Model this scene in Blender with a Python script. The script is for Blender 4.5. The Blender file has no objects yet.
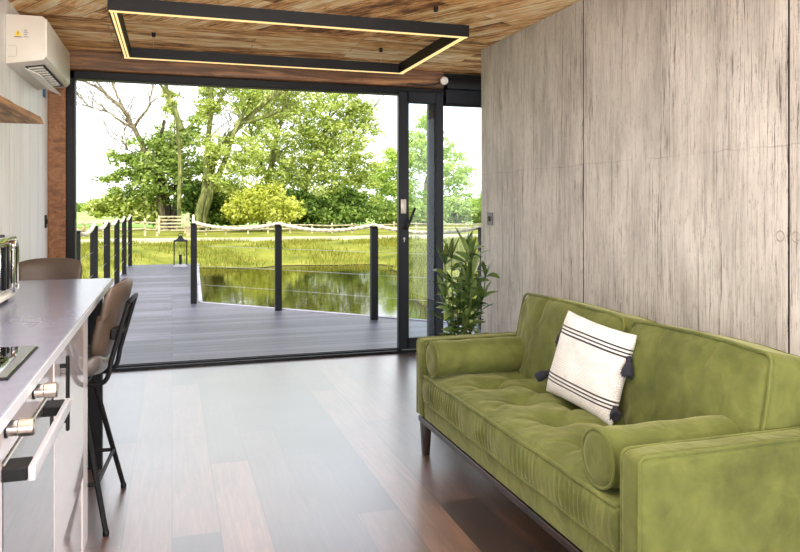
import bpy, bmesh, math, random
import numpy as np
from mathutils import Vector, Matrix, noise as mnoise

random.seed(7); rng = np.random.default_rng(7)
scn = bpy.context.scene
col = scn.collection
PI = math.pi
R = math.radians
TH = R(17.48); CT, ST = math.cos(TH), math.sin(TH)
F = 724.0; HC = 1.3; HY = 205.0

def px(x, Y):
    """room X of the vertical plane seen at pixel column x, at room depth Y"""
    q = (x - 400) / F
    return Y * (ST + q * CT) / (CT - q * ST)
def pt(x, y, Y):
    X = px(x, Y); z = ST * X + CT * Y
    return Vector((X, Y, HC + (HY - y) * z / F))

def lin(c):
    c = c / 255.0
    return c / 12.92 if c <= 0.04045 else ((c + 0.055) / 1.055) ** 2.4
def rgb(r, g, b): return (lin(r), lin(g), lin(b), 1.0)

# ------------------------------------------------------------------ materials
class N:
    def __init__(self, name):
        self.m = bpy.data.materials.new(name); self.m.use_nodes = True
        self.t = self.m.node_tree; self.n = self.t.nodes; self.n.clear()
        self.out = self.n.new('ShaderNodeOutputMaterial')
    def node(self, typ, ins=None, **kw):
        o = self.n.new(typ)
        for k, v in kw.items(): setattr(o, k, v)
        for k, v in (ins or {}).items(): self.set(o.inputs[k], v)
        return o
    def set(self, sock, v):
        if isinstance(v, bpy.types.NodeSocket): self.t.links.new(v, sock)
        else: sock.default_value = v
    def coord(self, scale=(1, 1, 1), rot=(0, 0, 0), loc=(0, 0, 0)):
        c = self.node('ShaderNodeTexCoord')
        return self.node('ShaderNodeMapping', {'Vector': c.outputs['Object'], 'Scale': scale, 'Rotation': rot, 'Location': loc}).outputs[0]
    def noise(self, vec, scale=5, detail=4, rough=.55, dist=0):
        return self.node('ShaderNodeTexNoise', {'Vector': vec, 'Scale': scale, 'Detail': detail, 'Roughness': rough, 'Distortion': dist}).outputs[0]
    def ramp(self, fac, stops, interp='LINEAR'):
        o = self.node('ShaderNodeValToRGB', {'Fac': fac}); cr = o.color_ramp; cr.interpolation = interp
        while len(cr.elements) < len(stops): cr.elements.new(.5)
        for e, (p, c) in zip(cr.elements, stops):
            e.position = p; e.color = c if not isinstance(c, (int, float)) else (c, c, c, 1)
        return o.outputs[0]
    def mix(self, fac, a, b, mode='MIX'):
        o = self.node('ShaderNodeMix', data_type='RGBA', blend_type=mode)
        self.set(o.inputs[0], fac); self.set(o.inputs[6], a); self.set(o.inputs[7], b)
        return o.outputs[2]
    def math(self, op, a, b=0.0, c=0.0, clamp=False):
        o = self.node('ShaderNodeMath', operation=op, use_clamp=clamp)
        self.set(o.inputs[0], a); self.set(o.inputs[1], b); self.set(o.inputs[2], c)
        return o.outputs[0]
    def sep(self, vec): return self.node('ShaderNodeSeparateXYZ', {'Vector': vec}).outputs
    def bump(self, h, strength=.3, dist=.01):
        return self.node('ShaderNodeBump', {'Height': h, 'Strength': strength, 'Distance': dist}).outputs[0]
    def bsdf(self, **ins):
        b = self.node('ShaderNodeBsdfPrincipled')
        for k, v in ins.items(): self.set(b.inputs[k.replace('_', ' ')], v)
        self.t.links.new(b.outputs[0], self.out.inputs[0]); return self.m
    def surf(self, sh): self.t.links.new(sh, self.out.inputs[0]); return self.m

def sc(c, k): return (min(c[0]*k, 1), min(c[1]*k, 1), min(c[2]*k, 1), 1)
def pm(name, c, rough=.5, metal=0.0, var=.12, scale=6, stretch=(1, 1, 1), bump=0.0, bscale=60, **kw):
    n = N(name); v = n.coord(stretch)
    cc = n.ramp(n.noise(v, scale, 5), [(.3, sc(c, 1 - var)), (.7, sc(c, 1 + var))])
    ins = dict(Base_Color=cc, Roughness=rough, Metallic=metal)
    if bump: ins['Normal'] = n.bump(n.noise(v, bscale, 3), bump, .004)
    ins.update(kw)
    return n.bsdf(**ins)

M = {}
M['black'] = pm('black_metal', rgb(15, 15, 18), .5, 0, Specular_IOR_Level=.25)
M['frame'] = pm('anthracite_aluminium', rgb(22, 26, 34), .4, 0, Specular_IOR_Level=.3)
M['frame_d'] = pm('dark_anthracite', rgb(13, 15, 20), .45, 0, Specular_IOR_Level=.25)
M['chrome'] = pm('chrome', rgb(225, 225, 228), .08, 1.0, .03)
M['steel'] = pm('brushed_steel', rgb(200, 196, 190), .28, 1.0, .06, 40, (1, .05, 1))
M['white_plastic'] = pm('white_plastic', rgb(232, 228, 218), .35, 0, .03)
M['ac_side'] = pm('air_con_plastic', rgb(205, 197, 186), .4, 0, .03)
M['cabinet'] = pm('gloss_cabinet', rgb(206, 196, 199), .08, 0, .02, Coat_Weight=.6, Coat_Roughness=.03)
M['cab_side'] = pm('cabinet_side', rgb(206, 199, 201), .25, 0, .03)
M['worktop'] = pm('grey_worktop', rgb(122, 124, 142), .24, 0, .07, 14, Coat_Weight=.15, Coat_Roughness=.12)
M['worktop_edge'] = pm('worktop_edge', rgb(186, 188, 196), .4, 0, .06, 30)
M['black_glass'] = pm('black_glass', rgb(18, 18, 22), .03, 0, .02, Specular_IOR_Level=1.0, Coat_Weight=1.0, Coat_Roughness=.02)
M['oven_glass'] = pm('oven_glass', rgb(66, 64, 72), .04, 0, .05, Specular_IOR_Level=1.0, Coat_Weight=1.0, Coat_Roughness=.02)
M['leather'] = pm('brown_leather', rgb(84, 70, 60), .42, 0, .18, 9, bump=.15, bscale=120)
M['leather_d'] = pm('stitched_leather', rgb(98, 92, 90), .3, 0, .25, 14, (1, 4, 1), bump=.3, bscale=40)
M['blue'] = pm('blue_plastic', rgb(52, 96, 150), .4)
M['grey_switch'] = pm('grey_switch', rgb(96, 98, 104), .4)
M['lock'] = pm('pale_lock_plate', rgb(190, 180, 168), .4, .4)
M['handle'] = pm('pale_brushed_handle', rgb(186, 186, 194), .35, .3, .04, 30)
M['pot'] = pm('ceramic_pot', rgb(70, 68, 66), .5)
M['soil'] = pm('potting_soil', rgb(50, 38, 28), .9, bump=.6)
M['yellow'] = pm('yellow_sticker', rgb(225, 190, 40), .5)
M['sticker'] = pm('sticker_print', rgb(60, 58, 56), .5)
M['lt_sticker'] = pm('pale_sticker', rgb(165, 158, 150), .5)
M['edge_trim'] = pm('pale_edge_board', rgb(150, 146, 156), .6, 0, .15, 5)

def wood(name, dark, mid, light, scale=(1, 1, 1), rough=.55, freq=4):
    n = N(name); v = n.coord(scale)
    a = n.noise(v, freq, 8, .62, 1.2)
    c = n.ramp(a, [(.3, dark), (.5, mid), (.72, light)])
    return n.bsdf(Base_Color=c, Roughness=rough, Normal=n.bump(a, .35, .01))
M['beam'] = wood('stained_beam', rgb(56, 36, 22), rgb(108, 72, 44), rgb(170, 122, 78), (.5, 6, 6), .45, 3)
M['post_wood'] = wood('rough_sawn_post', rgb(104, 70, 46), rgb(142, 98, 66), rgb(172, 126, 90), (4, 4, 9), .7, 3)
M['shelf_wood'] = wood('live_edge_wood', rgb(84, 62, 40), rgb(160, 122, 82), rgb(214, 174, 124), (6, .6, 6), .6, 3)
M['dark_wood'] = wood('walnut_leg', rgb(16, 11, 10), rgb(32, 22, 19), rgb(50, 36, 30), (6, 1, 1), .4, 4)
M['fence_wood'] = wood('weathered_fence', rgb(120, 108, 84), rgb(190, 176, 140), rgb(226, 214, 180), (1, 1, 1), .8, 3)
M['bark'] = wood('grey_bark', rgb(70, 62, 46), rgb(132, 118, 92), rgb(196, 182, 152), (2, 2, .6), .9, 2)
M['ivy_bark'] = wood('mossy_bark', rgb(50, 54, 26), rgb(104, 108, 54), rgb(168, 164, 100), (2, 2, .6), .9, 2)
M['dark_bark'] = wood('dark_bark', rgb(34, 30, 22), rgb(66, 56, 42), rgb(112, 98, 72), (2, 2, .6), .9, 2)

def floor_mat():
    n = N('dark_oak_planks')
    v = n.coord((1, 1, 1), (0, 0, R(90)))
    b = n.node('ShaderNodeTexBrick', {'Vector': v, 'Color1': (0, 0, 0, 1), 'Color2': (1, 1, 1, 1), 'Mortar': (.5, .5, .5, 1), 'Scale': 1.0,
        'Mortar Size': .0022, 'Mortar Smooth': .1, 'Bias': 0.0, 'Brick Width': 1.25, 'Row Height': .185}, offset=.37, offset_frequency=2)
    g = n.noise(n.coord((14, 1.1, 1)), 3.2, 8, .62, .8)
    f = n.math('ADD', n.math('MULTIPLY', b.outputs[0], .40), n.math('MULTIPLY', g, .58))
    c = n.ramp(f, [(.24, rgb(30, 20, 19)), (.40, rgb(52, 36, 34)), (.52, rgb(74, 53, 48)), (.64, rgb(98, 70, 61)), (.78, rgb(128, 93, 76))])
    c = n.mix(b.outputs[1], c, rgb(24, 16, 14))
    sm = n.noise(n.coord((1, 1, 1)), 2.2, 5, .6)
    ro = n.math('ADD', n.math('MULTIPLY', sm, .20), .22)
    h = n.math('SUBTRACT', n.math('MULTIPLY', g, .5), b.outputs[1])
    return n.bsdf(Base_Color=c, Roughness=ro, Specular_IOR_Level=1.0, Coat_Weight=1.0, Specular_Tint=(1, .93, .97, 1), Coat_Roughness=.34, Coat_IOR=2.15, Normal=n.bump(h, .12, .004))
M['floor'] = floor_mat()

def deck_mat():
    n = N('grey_deck_boards')
    v = n.coord()
    b = n.node('ShaderNodeTexBrick', {'Vector': v, 'Color1': (0, 0, 0, 1), 'Color2': (1, 1, 1, 1), 'Mortar': (.5, .5, .5, 1), 'Scale': 1.0,
        'Mortar Size': .006, 'Mortar Smooth': .2, 'Bias': 0.0, 'Brick Width': 5.3, 'Row Height': .145}, offset=.4)
    g = n.noise(n.coord((.6, 9, 1)), 3, 7, .6)
    f = n.math('ADD', n.math('MULTIPLY', b.outputs[0], .4), n.math('MULTIPLY', g, .6))
    c = n.ramp(f, [(.2, rgb(34, 31, 40)), (.45, rgb(62, 58, 70)), (.8, rgb(100, 95, 110))])
    c = n.mix(b.outputs[1], c, rgb(30, 28, 34))
    rib = n.node('ShaderNodeTexWave', {'Vector': n.coord((0, 1, 0)), 'Scale': 22.0}, bands_direction='Y').outputs[1]
    h = n.math('SUBTRACT', n.math('MULTIPLY', rib, .3), n.math('MULTIPLY', b.outputs[1], 2.0))
    return n.bsdf(Base_Color=c, Roughness=.42, Specular_IOR_Level=.6, Normal=n.bump(h, .35, .008))
M['deck'] = deck_mat()

def panel_mat():
    n = N('limewashed_wood_panel')
    base = n.ramp(n.noise(n.coord((1, 3, 1.2)), 2.0, 6, .6), [(.3, rgb(172, 168, 162)), (.52, rgb(199, 195, 189)), (.75, rgb(216, 212, 206))])
    # long soft grey grain
    g1 = n.noise(n.coord((1, 16, .55)), 2.6, 8, .68, .5)
    k1 = n.ramp(g1, [(.36, .9), (.48, 0.0)])
    base = n.mix(n.math('MULTIPLY', k1, .42), base, rgb(140, 130, 122))
    # thin dark cracks that cluster in vertical bands
    band = n.ramp(n.noise(n.coord((1, 2.4, .35)), 2.2, 3, .5), [(.38, .10), (.58, 1.0)])
    g2 = n.noise(n.coord((1, 30, .75)), 3.2, 10, .80, 1.0)
    k2 = n.ramp(g2, [(.425, 1.0), (.455, 0.0)])
    base = n.mix(n.math('MULTIPLY', n.math('MULTIPLY', k2, band), .9), base, rgb(74, 62, 54))
    g3 = n.noise(n.coord((1, 60, 6), loc=(3, 1, 2)), 2.6, 8, .75, .4)
    k3 = n.ramp(g3, [(.40, 1.0), (.43, 0.0)])
    base = n.mix(n.math('MULTIPLY', k3, .6), base, rgb(112, 100, 92))
    # a faint horizontal joint
    z = n.sep(n.coord())[2]
    w = n.math('ADD', z, n.math('MULTIPLY', n.noise(n.coord((1, 4, 1)), 3, 3), .03))
    j = n.math('COMPARE', w, 1.545, .003)
    base = n.mix(n.math('MULTIPLY', j, n.math('MULTIPLY', band, n.math('MULTIPLY', n.noise(n.coord(), 1.3, 3), .55))), base, rgb(84, 72, 64))
    h = n.math('SUBTRACT', n.math('MULTIPLY', g1, .6), n.math('MULTIPLY', k2, .7))
    return n.bsdf(Base_Color=base, Roughness=.62, Normal=n.bump(h, .4, .008))
M['panel'] = panel_mat()

def left_mat():
    n = N('white_painted_boards')
    base = n.ramp(n.noise(n.coord((1, 3, .6)), 2.0, 5), [(.3, rgb(236, 236, 234)), (.7, rgb(250, 250, 250))])
    g2 = n.noise(n.coord((1, 26, .9)), 2.8, 9, .72, .6)
    k2 = n.ramp(g2, [(.36, 1.0), (.47, 0.0)])
    band = n.ramp(n.noise(n.coord((1, 2, .3)), 2.6, 2), [(.4, .12), (.65, 1.0)])
    base = n.mix(n.math('MULTIPLY', n.math('MULTIPLY', k2, band), .45), base, rgb(140, 136, 130))
    y = n.sep(n.coord())[1]
    f = n.math('FRACT', n.math('DIVIDE', n.math('ADD', y, .04), .315))
    j = n.math('LESS_THAN', f, .018)
    base = n.mix(n.math('MULTIPLY', j, .55), base, rgb(120, 118, 114))
    h = n.math('SUBTRACT', n.math('MULTIPLY', g2, .4), j)
    return n.bsdf(Base_Color=base, Roughness=.5, Normal=n.bump(h, .25, .006))
M['left'] = left_mat()

def ceil_mat():
    n = N('charred_ceiling_boards')
    def lay(rot, loc):
        v = n.coord((1, 1, 1), (0, 0, rot), loc)
        b = n.node('ShaderNodeTexBrick', {'Vector': v, 'Color1': (0, 0, 0, 1), 'Color2': (1, 1, 1, 1), 'Mortar': (.5, .5, .5, 1), 'Scale': 1.0,
            'Mortar Size': .003, 'Mortar Smooth': .3, 'Bias': 0.0, 'Brick Width': 1.7, 'Row Height': .105}, offset=.43)
        st = n.node('ShaderNodeMapping', {'Vector': v, 'Scale': (.9, 7.5, 1)}).outputs[0]
        g = n.noise(st, 3.0, 9, .68, 1.6)
        st2 = n.node('ShaderNodeMapping', {'Vector': v, 'Scale': (1.6, 3.4, 1)}).outputs[0]
        g2 = n.noise(st2, 2.2, 6, .6, 1.0)
        f = n.math('ADD', n.math('ADD', n.math('MULTIPLY', b.outputs[0], .16), n.math('MULTIPLY', g, .62)), n.math('MULTIPLY', g2, .36))
        c = n.ramp(f, [(.41, rgb(50, 28, 15)), (.47, rgb(120, 74, 40)), (.53, rgb(200, 142, 84)), (.60, rgb(240, 192, 128)), (.70, rgb(255, 238, 200))])
        return n.mix(n.math('MULTIPLY', b.outputs[1], .6), c, rgb(30, 16, 8)), f
    c1, f1 = lay(R(-120), (0, 0, 0))
    c2, f2 = lay(0, (.4, .03, 0))
    y = n.sep(n.coord())[1]
    wob = n.math('ADD', y, n.math('MULTIPLY', n.noise(n.coord(), 1.6, 2), .5))
    k = n.math('GREATER_THAN', wob, 5.18)
    return n.bsdf(Base_Color=n.mix(k, c1, c2), Roughness=.6, Normal=n.bump(f1, .3, .01))
M['ceil'] = ceil_mat()

def velvet(name, c1, c2, c3):
    n = N(name)
    a = n.noise(n.coord((1, 1, 1)), 4.5, 4, .55, .6)
    b = n.noise(n.coord((1, 1, 1)), 17, 3, .5, .4)
    f = n.math('ADD', n.math('MULTIPLY', a, .7), n.math('MULTIPLY', b, .3))
    lw = n.node('ShaderNodeLayerWeight', {'Blend': .35}).outputs[1]
    c = n.ramp(f, [(.25, c1), (.5, c2), (.75, c3)])
    return n.bsdf(Base_Color=c, Roughness=.75, Specular_IOR_Level=.2, Sheen_Weight=.55, Sheen_Roughness=.4, Sheen_Tint=rgb(204, 204, 156),
                  Normal=n.bump(n.math('ADD', n.math('MULTIPLY', n.noise(n.coord(), 7, 3, .5, 1.5), 1.0), n.math('MULTIPLY', n.noise(n.coord(), 420, 2), .04)), .55, .016))
M['velvet'] = velvet('olive_velvet', rgb(62, 68, 33), rgb(88, 95, 47), rgb(112, 117, 63))

def cushion_mat():
    n = N('white_knit_with_stripes')
    v = n.coord(); s = n.sep(v)
    rows = n.node('ShaderNodeTexBrick', {'Vector': n.node('ShaderNodeCombineXYZ', {'X': s[1], 'Y': s[2]}).outputs[0], 'Color1': (.7, .7, .7, 1), 'Color2': (1, 1, 1, 1),
        'Mortar': (.1, .1, .1, 1), 'Scale': 1.0, 'Mortar Size': .002, 'Mortar Smooth': 1.0, 'Brick Width': .016, 'Row Height': .0095}, offset=.5)
    base = n.ramp(n.noise(v, 12, 4), [(.3, rgb(222, 220, 217)), (.7, rgb(242, 241, 240))])
    base = n.mix(.42, base, rows.outputs[0], 'MULTIPLY')
    tot = None
    for z0 in (-.121, -.106, -.091, .091, .106, .121):
        k = n.math('COMPARE', s[2], z0, .0034)
        tot = k if tot is None else n.math('MAXIMUM', tot, k)
    base = n.mix(tot, base, rgb(30, 30, 38))
    return n.bsdf(Base_Color=base, Roughness=.9, Sheen_Weight=.2, Normal=n.bump(rows.outputs[0], .5, .004))
M['cushion'] = cushion_mat()
M['tassel'] = pm('navy_yarn', rgb(34, 34, 46), .9, 0, .3, 60, (1, 1, .1))
M['rope'] = pm('hemp_rope', rgb(214, 200, 168), .85, 0, .15, 20)

def leaf_mat(name, c0, c1, c2, tr=.4, gloss=0):
    n = N(name)
    g = n.node('ShaderNodeNewGeometry')
    rnd = g.outputs['Random Per Island']
    nz = n.noise(n.coord(), .55, 3, .6)
    f = n.math('ADD', n.math('MULTIPLY', rnd, .45), n.math('MULTIPLY', nz, .6))
    c = n.ramp(f, [(.28, c0), (.52, c1), (.78, c2)])
    d = n.node('ShaderNodeBsdfDiffuse', {'Color': c}).outputs[0]
    t = n.node('ShaderNodeBsdfTranslucent', {'Color': c}).outputs[0]
    m = n.node('ShaderNodeMixShader', {0: tr, 1: d, 2: t}).outputs[0]
    if gloss:
        gl = n.node('ShaderNodeBsdfGlossy', {'Color': (1, 1, 1, 1), 'Roughness': .25}).outputs[0]
        m = n.node('ShaderNodeMixShader', {0: gloss, 1: m, 2: gl}).outputs[0]
    return n.surf(m)
M['leaf_mid'] = leaf_mat('leaves_mid_green', rgb(84, 106, 42), rgb(160, 184, 88), rgb(226, 236, 156))
M['leaf_light'] = leaf_mat('leaves_light_green', rgb(114, 134, 50), rgb(186, 200, 96), rgb(236, 240, 164))
M['leaf_dark'] = leaf_mat('leaves_dark_green', rgb(44, 64, 26), rgb(100, 126, 54), rgb(164, 186, 96))
M['leaf_yellow'] = leaf_mat('leaves_yellow_green', rgb(140, 150, 48), rgb(208, 212, 92), rgb(242, 242, 150))
M['leaf_pale'] = leaf_mat('leaves_pale_green', rgb(130, 158, 56), rgb(196, 216, 106), rgb(236, 244, 166))  # pale green for the right-hand tree
M['house_leaf'] = leaf_mat('houseplant_leaves', rgb(48, 74, 28), rgb(88, 120, 54), rgb(150, 174, 104), .25, .12)
M['grass'] = leaf_mat('long_yellow_grass', rgb(84, 98, 26), rgb(138, 138, 48), rgb(182, 174, 90), .45)
M['stem'] = pm('green_stems', rgb(88, 104, 50), .6)

def ground_mat():
    n = N('grassy_ground')
    s = n.sep(n.coord())
    a = n.noise(n.coord((1, 1, 1)), .7, 8, .65)
    c = n.ramp(a, [(.3, rgb(84, 94, 32)), (.5, rgb(128, 130, 48)), (.7, rgb(158, 152, 74))])
    yy = n.math('ADD', s[1], n.math('MULTIPLY', n.noise(n.coord(), .35, 3), 3.0))
    k = n.math('MULTIPLY', n.math('GREATER_THAN', yy, 31.5), n.math('LESS_THAN', yy, 35.0))
    c = n.mix(n.math('MULTIPLY', k, .75), c, rgb(190, 180, 156))
    far = n.math('GREATER_THAN', s[1], 52.0)
    c = n.mix(far, c, n.ramp(n.noise(n.coord((.02, .1, 1)), 1, 4), [(.35, rgb(120, 158, 74)), (.65, rgb(196, 214, 130))]))
    mud = n.ramp(s[2], [(0.0, 1.0), (1.0, 0.0)])
    low = n.math('LESS_THAN', s[2], -.60)
    c = n.mix(low, c, rgb(58, 50, 24))
    return n.bsdf(Base_Color=c, Roughness=.95, Specular_IOR_Level=.1, Normal=n.bump(n.noise(n.coord(), 9, 4), .5, .05))
M['ground'] = ground_mat()
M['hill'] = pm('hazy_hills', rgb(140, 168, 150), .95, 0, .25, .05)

def water_mat():
    n = N('pond_water')
    h = n.noise(n.coord((1, 1, 1)), 2.6, 4, .6, .6)
    return n.bsdf(Base_Color=rgb(44, 36, 14), Roughness=.03, IOR=1.33, Specular_IOR_Level=.6, Normal=n.bump(h, .035, .05))
M['water'] = water_mat()

def glass_mat(name, tint, k=.55, lo=.02):
    n = N(name)
    t = n.node('ShaderNodeBsdfTransparent', {'Color': tint}).outputs[0]
    g = n.node('ShaderNodeBsdfGlossy', {'Color': (.9, .95, 1, 1), 'Roughness': .01}).outputs[0]
    fr = n.node('ShaderNodeFresnel', {'IOR': 1.45}).outputs[0]
    nz = n.noise(n.coord(), 2, 2)
    f = n.math('MULTIPLY', n.math('ADD', fr, n.math('MULTIPLY', nz, lo)), k)
    return n.surf(n.node('ShaderNodeMixShader', {0: f, 1: t, 2: g}).outputs[0])
M['glass'] = glass_mat('door_glass', (.93, .97, .99, 1))
M['lantern_glass'] = glass_mat('lantern_glass', (.97, .98, .97, 1), .4)

def emit_mat(name, c, s):
    n = N(name)
    v = n.math('ADD', n.math('MULTIPLY', n.noise(n.coord(), 30, 2), .1 * s), s)
    return n.surf(n.node('ShaderNodeEmission', {'Color': c, 'Strength': v}).outputs[0])
M['led'] = emit_mat('warm_led_strip', (1.0, .70, .30, 1), 1.35)

# ------------------------------------------------------------------ geometry helpers
def bm_new(): return bmesh.new()
def merge(dst, src, mx=None):
    if mx is not None: bmesh.ops.transform(src, matrix=mx, verts=src.verts)
    me = bpy.data.meshes.new('tmp'); src.to_mesh(me); src.free(); dst.from_mesh(me); bpy.data.meshes.remove(me)
    return dst
def box(bm, lo, hi, r=0.0, seg=2, mx=None):
    b = bmesh.new(); bmesh.ops.create_cube(b, size=1)
    lo, hi = Vector(lo), Vector(hi); c = (lo + hi) / 2; d = hi - lo
    for v in b.verts: v.co = Vector((v.co.x * d.x, v.co.y * d.y, v.co.z * d.z)) + c
    if r > 0: bmesh.ops.bevel(b, geom=list(b.edges), offset=min(r, min(d) * .49), segments=seg, profile=.5, affect='EDGES')
    return merge(bm, b, mx)
def tube(bm, pts, r, n=8, closed=False, radii=None, twist=0.0, fl=0.0, lobes=3):
    pts = [Vector(p) for p in pts]; m = len(pts)
    tang = []
    for i in range(m):
        a = pts[(i - 1) % m] if (closed or i > 0) else pts[i]
        b = pts[(i + 1) % m] if (closed or i < m - 1) else pts[i]
        t = (b - a); tang.append(t.normalized() if t.length > 1e-9 else Vector((0, 0, 1)))
    up = Vector((0, 0, 1)) if abs(tang[0].z) < .9 else Vector((1, 0, 0))
    nx = (up - tang[0] * up.dot(tang[0])).normalized()
    rings = []; L = 0
    for i in range(m):
        nx = (nx - tang[i] * nx.dot(tang[i])).normalized(); ny = tang[i].cross(nx)
        if i: L += (pts[i] - pts[i - 1]).length
        rr = radii[i] if radii else r
        ring = []
        for k in range(n):
            a = 2 * PI * k / n
            q = rr * (1 + fl * math.cos(lobes * a + twist * L)) if fl else rr
            ring.append(bm.verts.new(pts[i] + nx * math.cos(a) * q + ny * math.sin(a) * q))
        rings.append(ring)
    for i in range(m if closed else m - 1):
        A, B = rings[i], rings[(i + 1) % m]
        for k in range(n): bm.faces.new((A[k], A[(k + 1) % n], B[(k + 1) % n], B[k]))
    if not closed:
        bm.faces.new(rings[0][::-1]); bm.faces.new(rings[-1])
    return bm
def lathe(bm, prof, n=20, mx=None, cap=True):
    b = bmesh.new(); rings = []
    for r, z in prof: rings.append([b.verts.new((r * math.cos(2 * PI * k / n), r * math.sin(2 * PI * k / n), z)) for k in range(n)])
    for A, B in zip(rings, rings[1:]):
        for k in range(n): b.faces.new((A[k], A[(k + 1) % n], B[(k + 1) % n], B[k]))
    if cap: b.faces.new(rings[0][::-1]); b.faces.new(rings[-1])
    return merge(bm, b, mx)
def prism(bm, prof, a0, a1, axis='Y', r=0.0, mx=None):
    """extrude a closed 2-D profile along an axis; profile pairs are (X,Z) for Y, (X,Y) for Z, (Y,Z) for X"""
    f = {'Y': lambda p, a: (p[0], a, p[1]), 'Z': lambda p, a: (p[0], p[1], a), 'X': lambda p, a: (a, p[0], p[1])}[axis]
    b = bmesh.new()
    A = [b.verts.new(f(p, a0)) for p in prof]; B = [b.verts.new(f(p, a1)) for p in prof]
    n = len(prof)
    for k in range(n): b.faces.new((A[k], A[(k + 1) % n], B[(k + 1) % n], B[k]))
    b.faces.new(A[::-1]); b.faces.new(B)
    bmesh.ops.recalc_face_normals(b, faces=b.faces)
    if r: bmesh.ops.bevel(b, geom=list(b.edges), offset=r, segments=2, profile=.5, affect='EDGES')
    return merge(bm, b, mx)
def axis_pts(L, r, n):
    s = [r * (1 - math.tan(R(a))) for a in (45, 34, 22, 11)]
    inner = list(np.linspace(r, L - r, max(2, n)))
    return s[:-1] + [s[-1]] + inner + [L - x for x in s[::-1]]
def softbox(bm, lo, hi, r, n, fn=None, mx=None):
    lo = np.array(lo, float); hi = np.array(hi, float); d = hi - lo
    ax = [axis_pts(d[i], r, n[i]) for i in range(3)]
    b = bmesh.new(); cache = {}
    def vert(p):
        p = np.array(p); inner = np.clip(p, r, d - r); q = p - inner; l = np.linalg.norm(q)
        w = inner + q / l * r if l > 1e-9 else p
        key = tuple(np.round(w, 5))
        if key not in cache:
            o = w + lo
            if fn is not None: o = fn(o, q / l if l > 1e-9 else q)
            cache[key] = b.verts.new(o)
        return cache[key]
    for a in range(3):
        u, v = [(1, 2), (2, 0), (0, 1)][a]
        for side in (0, 1):
            for i in range(len(ax[u]) - 1):
                for j in range(len(ax[v]) - 1):
                    qs = []
                    for (s, t) in ((i, j), (i + 1, j), (i + 1, j + 1), (i, j + 1)):
                        p = [0, 0, 0]; p[a] = d[a] * side; p[u] = ax[u][s]; p[v] = ax[v][t]; qs.append(vert(p))
                    if len(set(qs)) == 4:
                        b.faces.new(qs if side else qs[::-1])
    return merge(bm, b, mx)
def rrect(w, h, r, n=5):
    """rounded rectangle outline, centred, in 2-D"""
    o = []
    for cx, cy, a0 in ((w/2-r, h/2-r, 0), (-w/2+r, h/2-r, 90), (-w/2+r, -h/2+r, 180), (w/2-r, -h/2+r, 270)):
        for k in range(n + 1):
            a = R(a0 + 90 * k / n); o.append((cx + r * math.cos(a), cy + r * math.sin(a)))
    return o
def bez(p0, p1, p2, p3, n=10):
    p0, p1, p2, p3 = map(Vector, (p0, p1, p2, p3))
    return [p0*(1-t)**3 + p1*3*t*(1-t)**2 + p2*3*t*t*(1-t) + p3*t**3 for t in [k/n for k in range(n+1)]]

def wm(o):
    m = o.matrix_basis.copy()
    return wm(o.parent) @ m if o.parent else m
def link(o): col.objects.link(o)
def obj(name, bm, m, parent=None, smooth=35, local=False, **props):
    """link a bmesh as ONE object; vertices are given in room coordinates unless local"""
    me = bpy.data.meshes.new(name)
    if parent is not None and not local:
        bmesh.ops.transform(bm, matrix=wm(parent).inverted(), verts=bm.verts)
    bmesh.ops.recalc_face_normals(bm, faces=bm.faces)
    bm.to_mesh(me); bm.free()
    if smooth is not None:
        me.polygons.foreach_set('use_smooth', [True] * len(me.polygons))
        me.set_sharp_from_angle(angle=R(smooth))
    for mm in (m if isinstance(m, (list, tuple)) else [m]): me.materials.append(mm)
    o = bpy.data.objects.new(name, me); link(o)
    if parent is not None: o.parent = parent
    for k, v in props.items(): o[k] = v
    return o
def raw(name, verts, faces, m, parent=None, **props):
    """numpy quads/tris straight into a mesh"""
    me = bpy.data.meshes.new(name)
    verts = np.asarray(verts, np.float32)
    if parent is not None:
        im = np.array(wm(parent).inverted()); verts = verts @ im[:3, :3].T.astype(np.float32) + im[:3, 3].astype(np.float32)
    faces = np.asarray(faces, np.int32); k = faces.shape[1]
    me.vertices.add(len(verts)); me.vertices.foreach_set('co', verts.astype(np.float32).ravel())
    me.loops.add(faces.size); me.loops.foreach_set('vertex_index', faces.ravel())
    me.polygons.add(len(faces)); me.polygons.foreach_set('loop_start', np.arange(0, faces.size, k, dtype=np.int32))
    me.update(calc_edges=True); me.validate()
    me.materials.append(m)
    o = bpy.data.objects.new(name, me); link(o)
    if parent is not None: o.parent = parent
    for kk, v in props.items(): o[kk] = v
    return o
def thing(name, label, cat, loc=(0, 0, 0), rz=0.0, group=None):
    o = bpy.data.objects.new(name, None); link(o); o.empty_display_size = .1
    o.location = loc; o.rotation_euler = (0, 0, rz); o['label'] = label; o['category'] = cat
    if group: o['group'] = group
    return o
def tag(o, label, cat, group=None):
    o['label'] = label; o['category'] = cat
    if group: o['group'] = group
    return o
def struct(o): o['kind'] = 'structure'; return o
def copy_tree(o, parent=None):
    c = o.copy(); link(c); c.parent = parent
    for ch in [x for x in o.children]: copy_tree(ch, c)
    return c
def quick(name, fn, m, parent=None, **kw):
    b = bm_new(); fn(b); return obj(name, b, m, parent, **kw)

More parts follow.
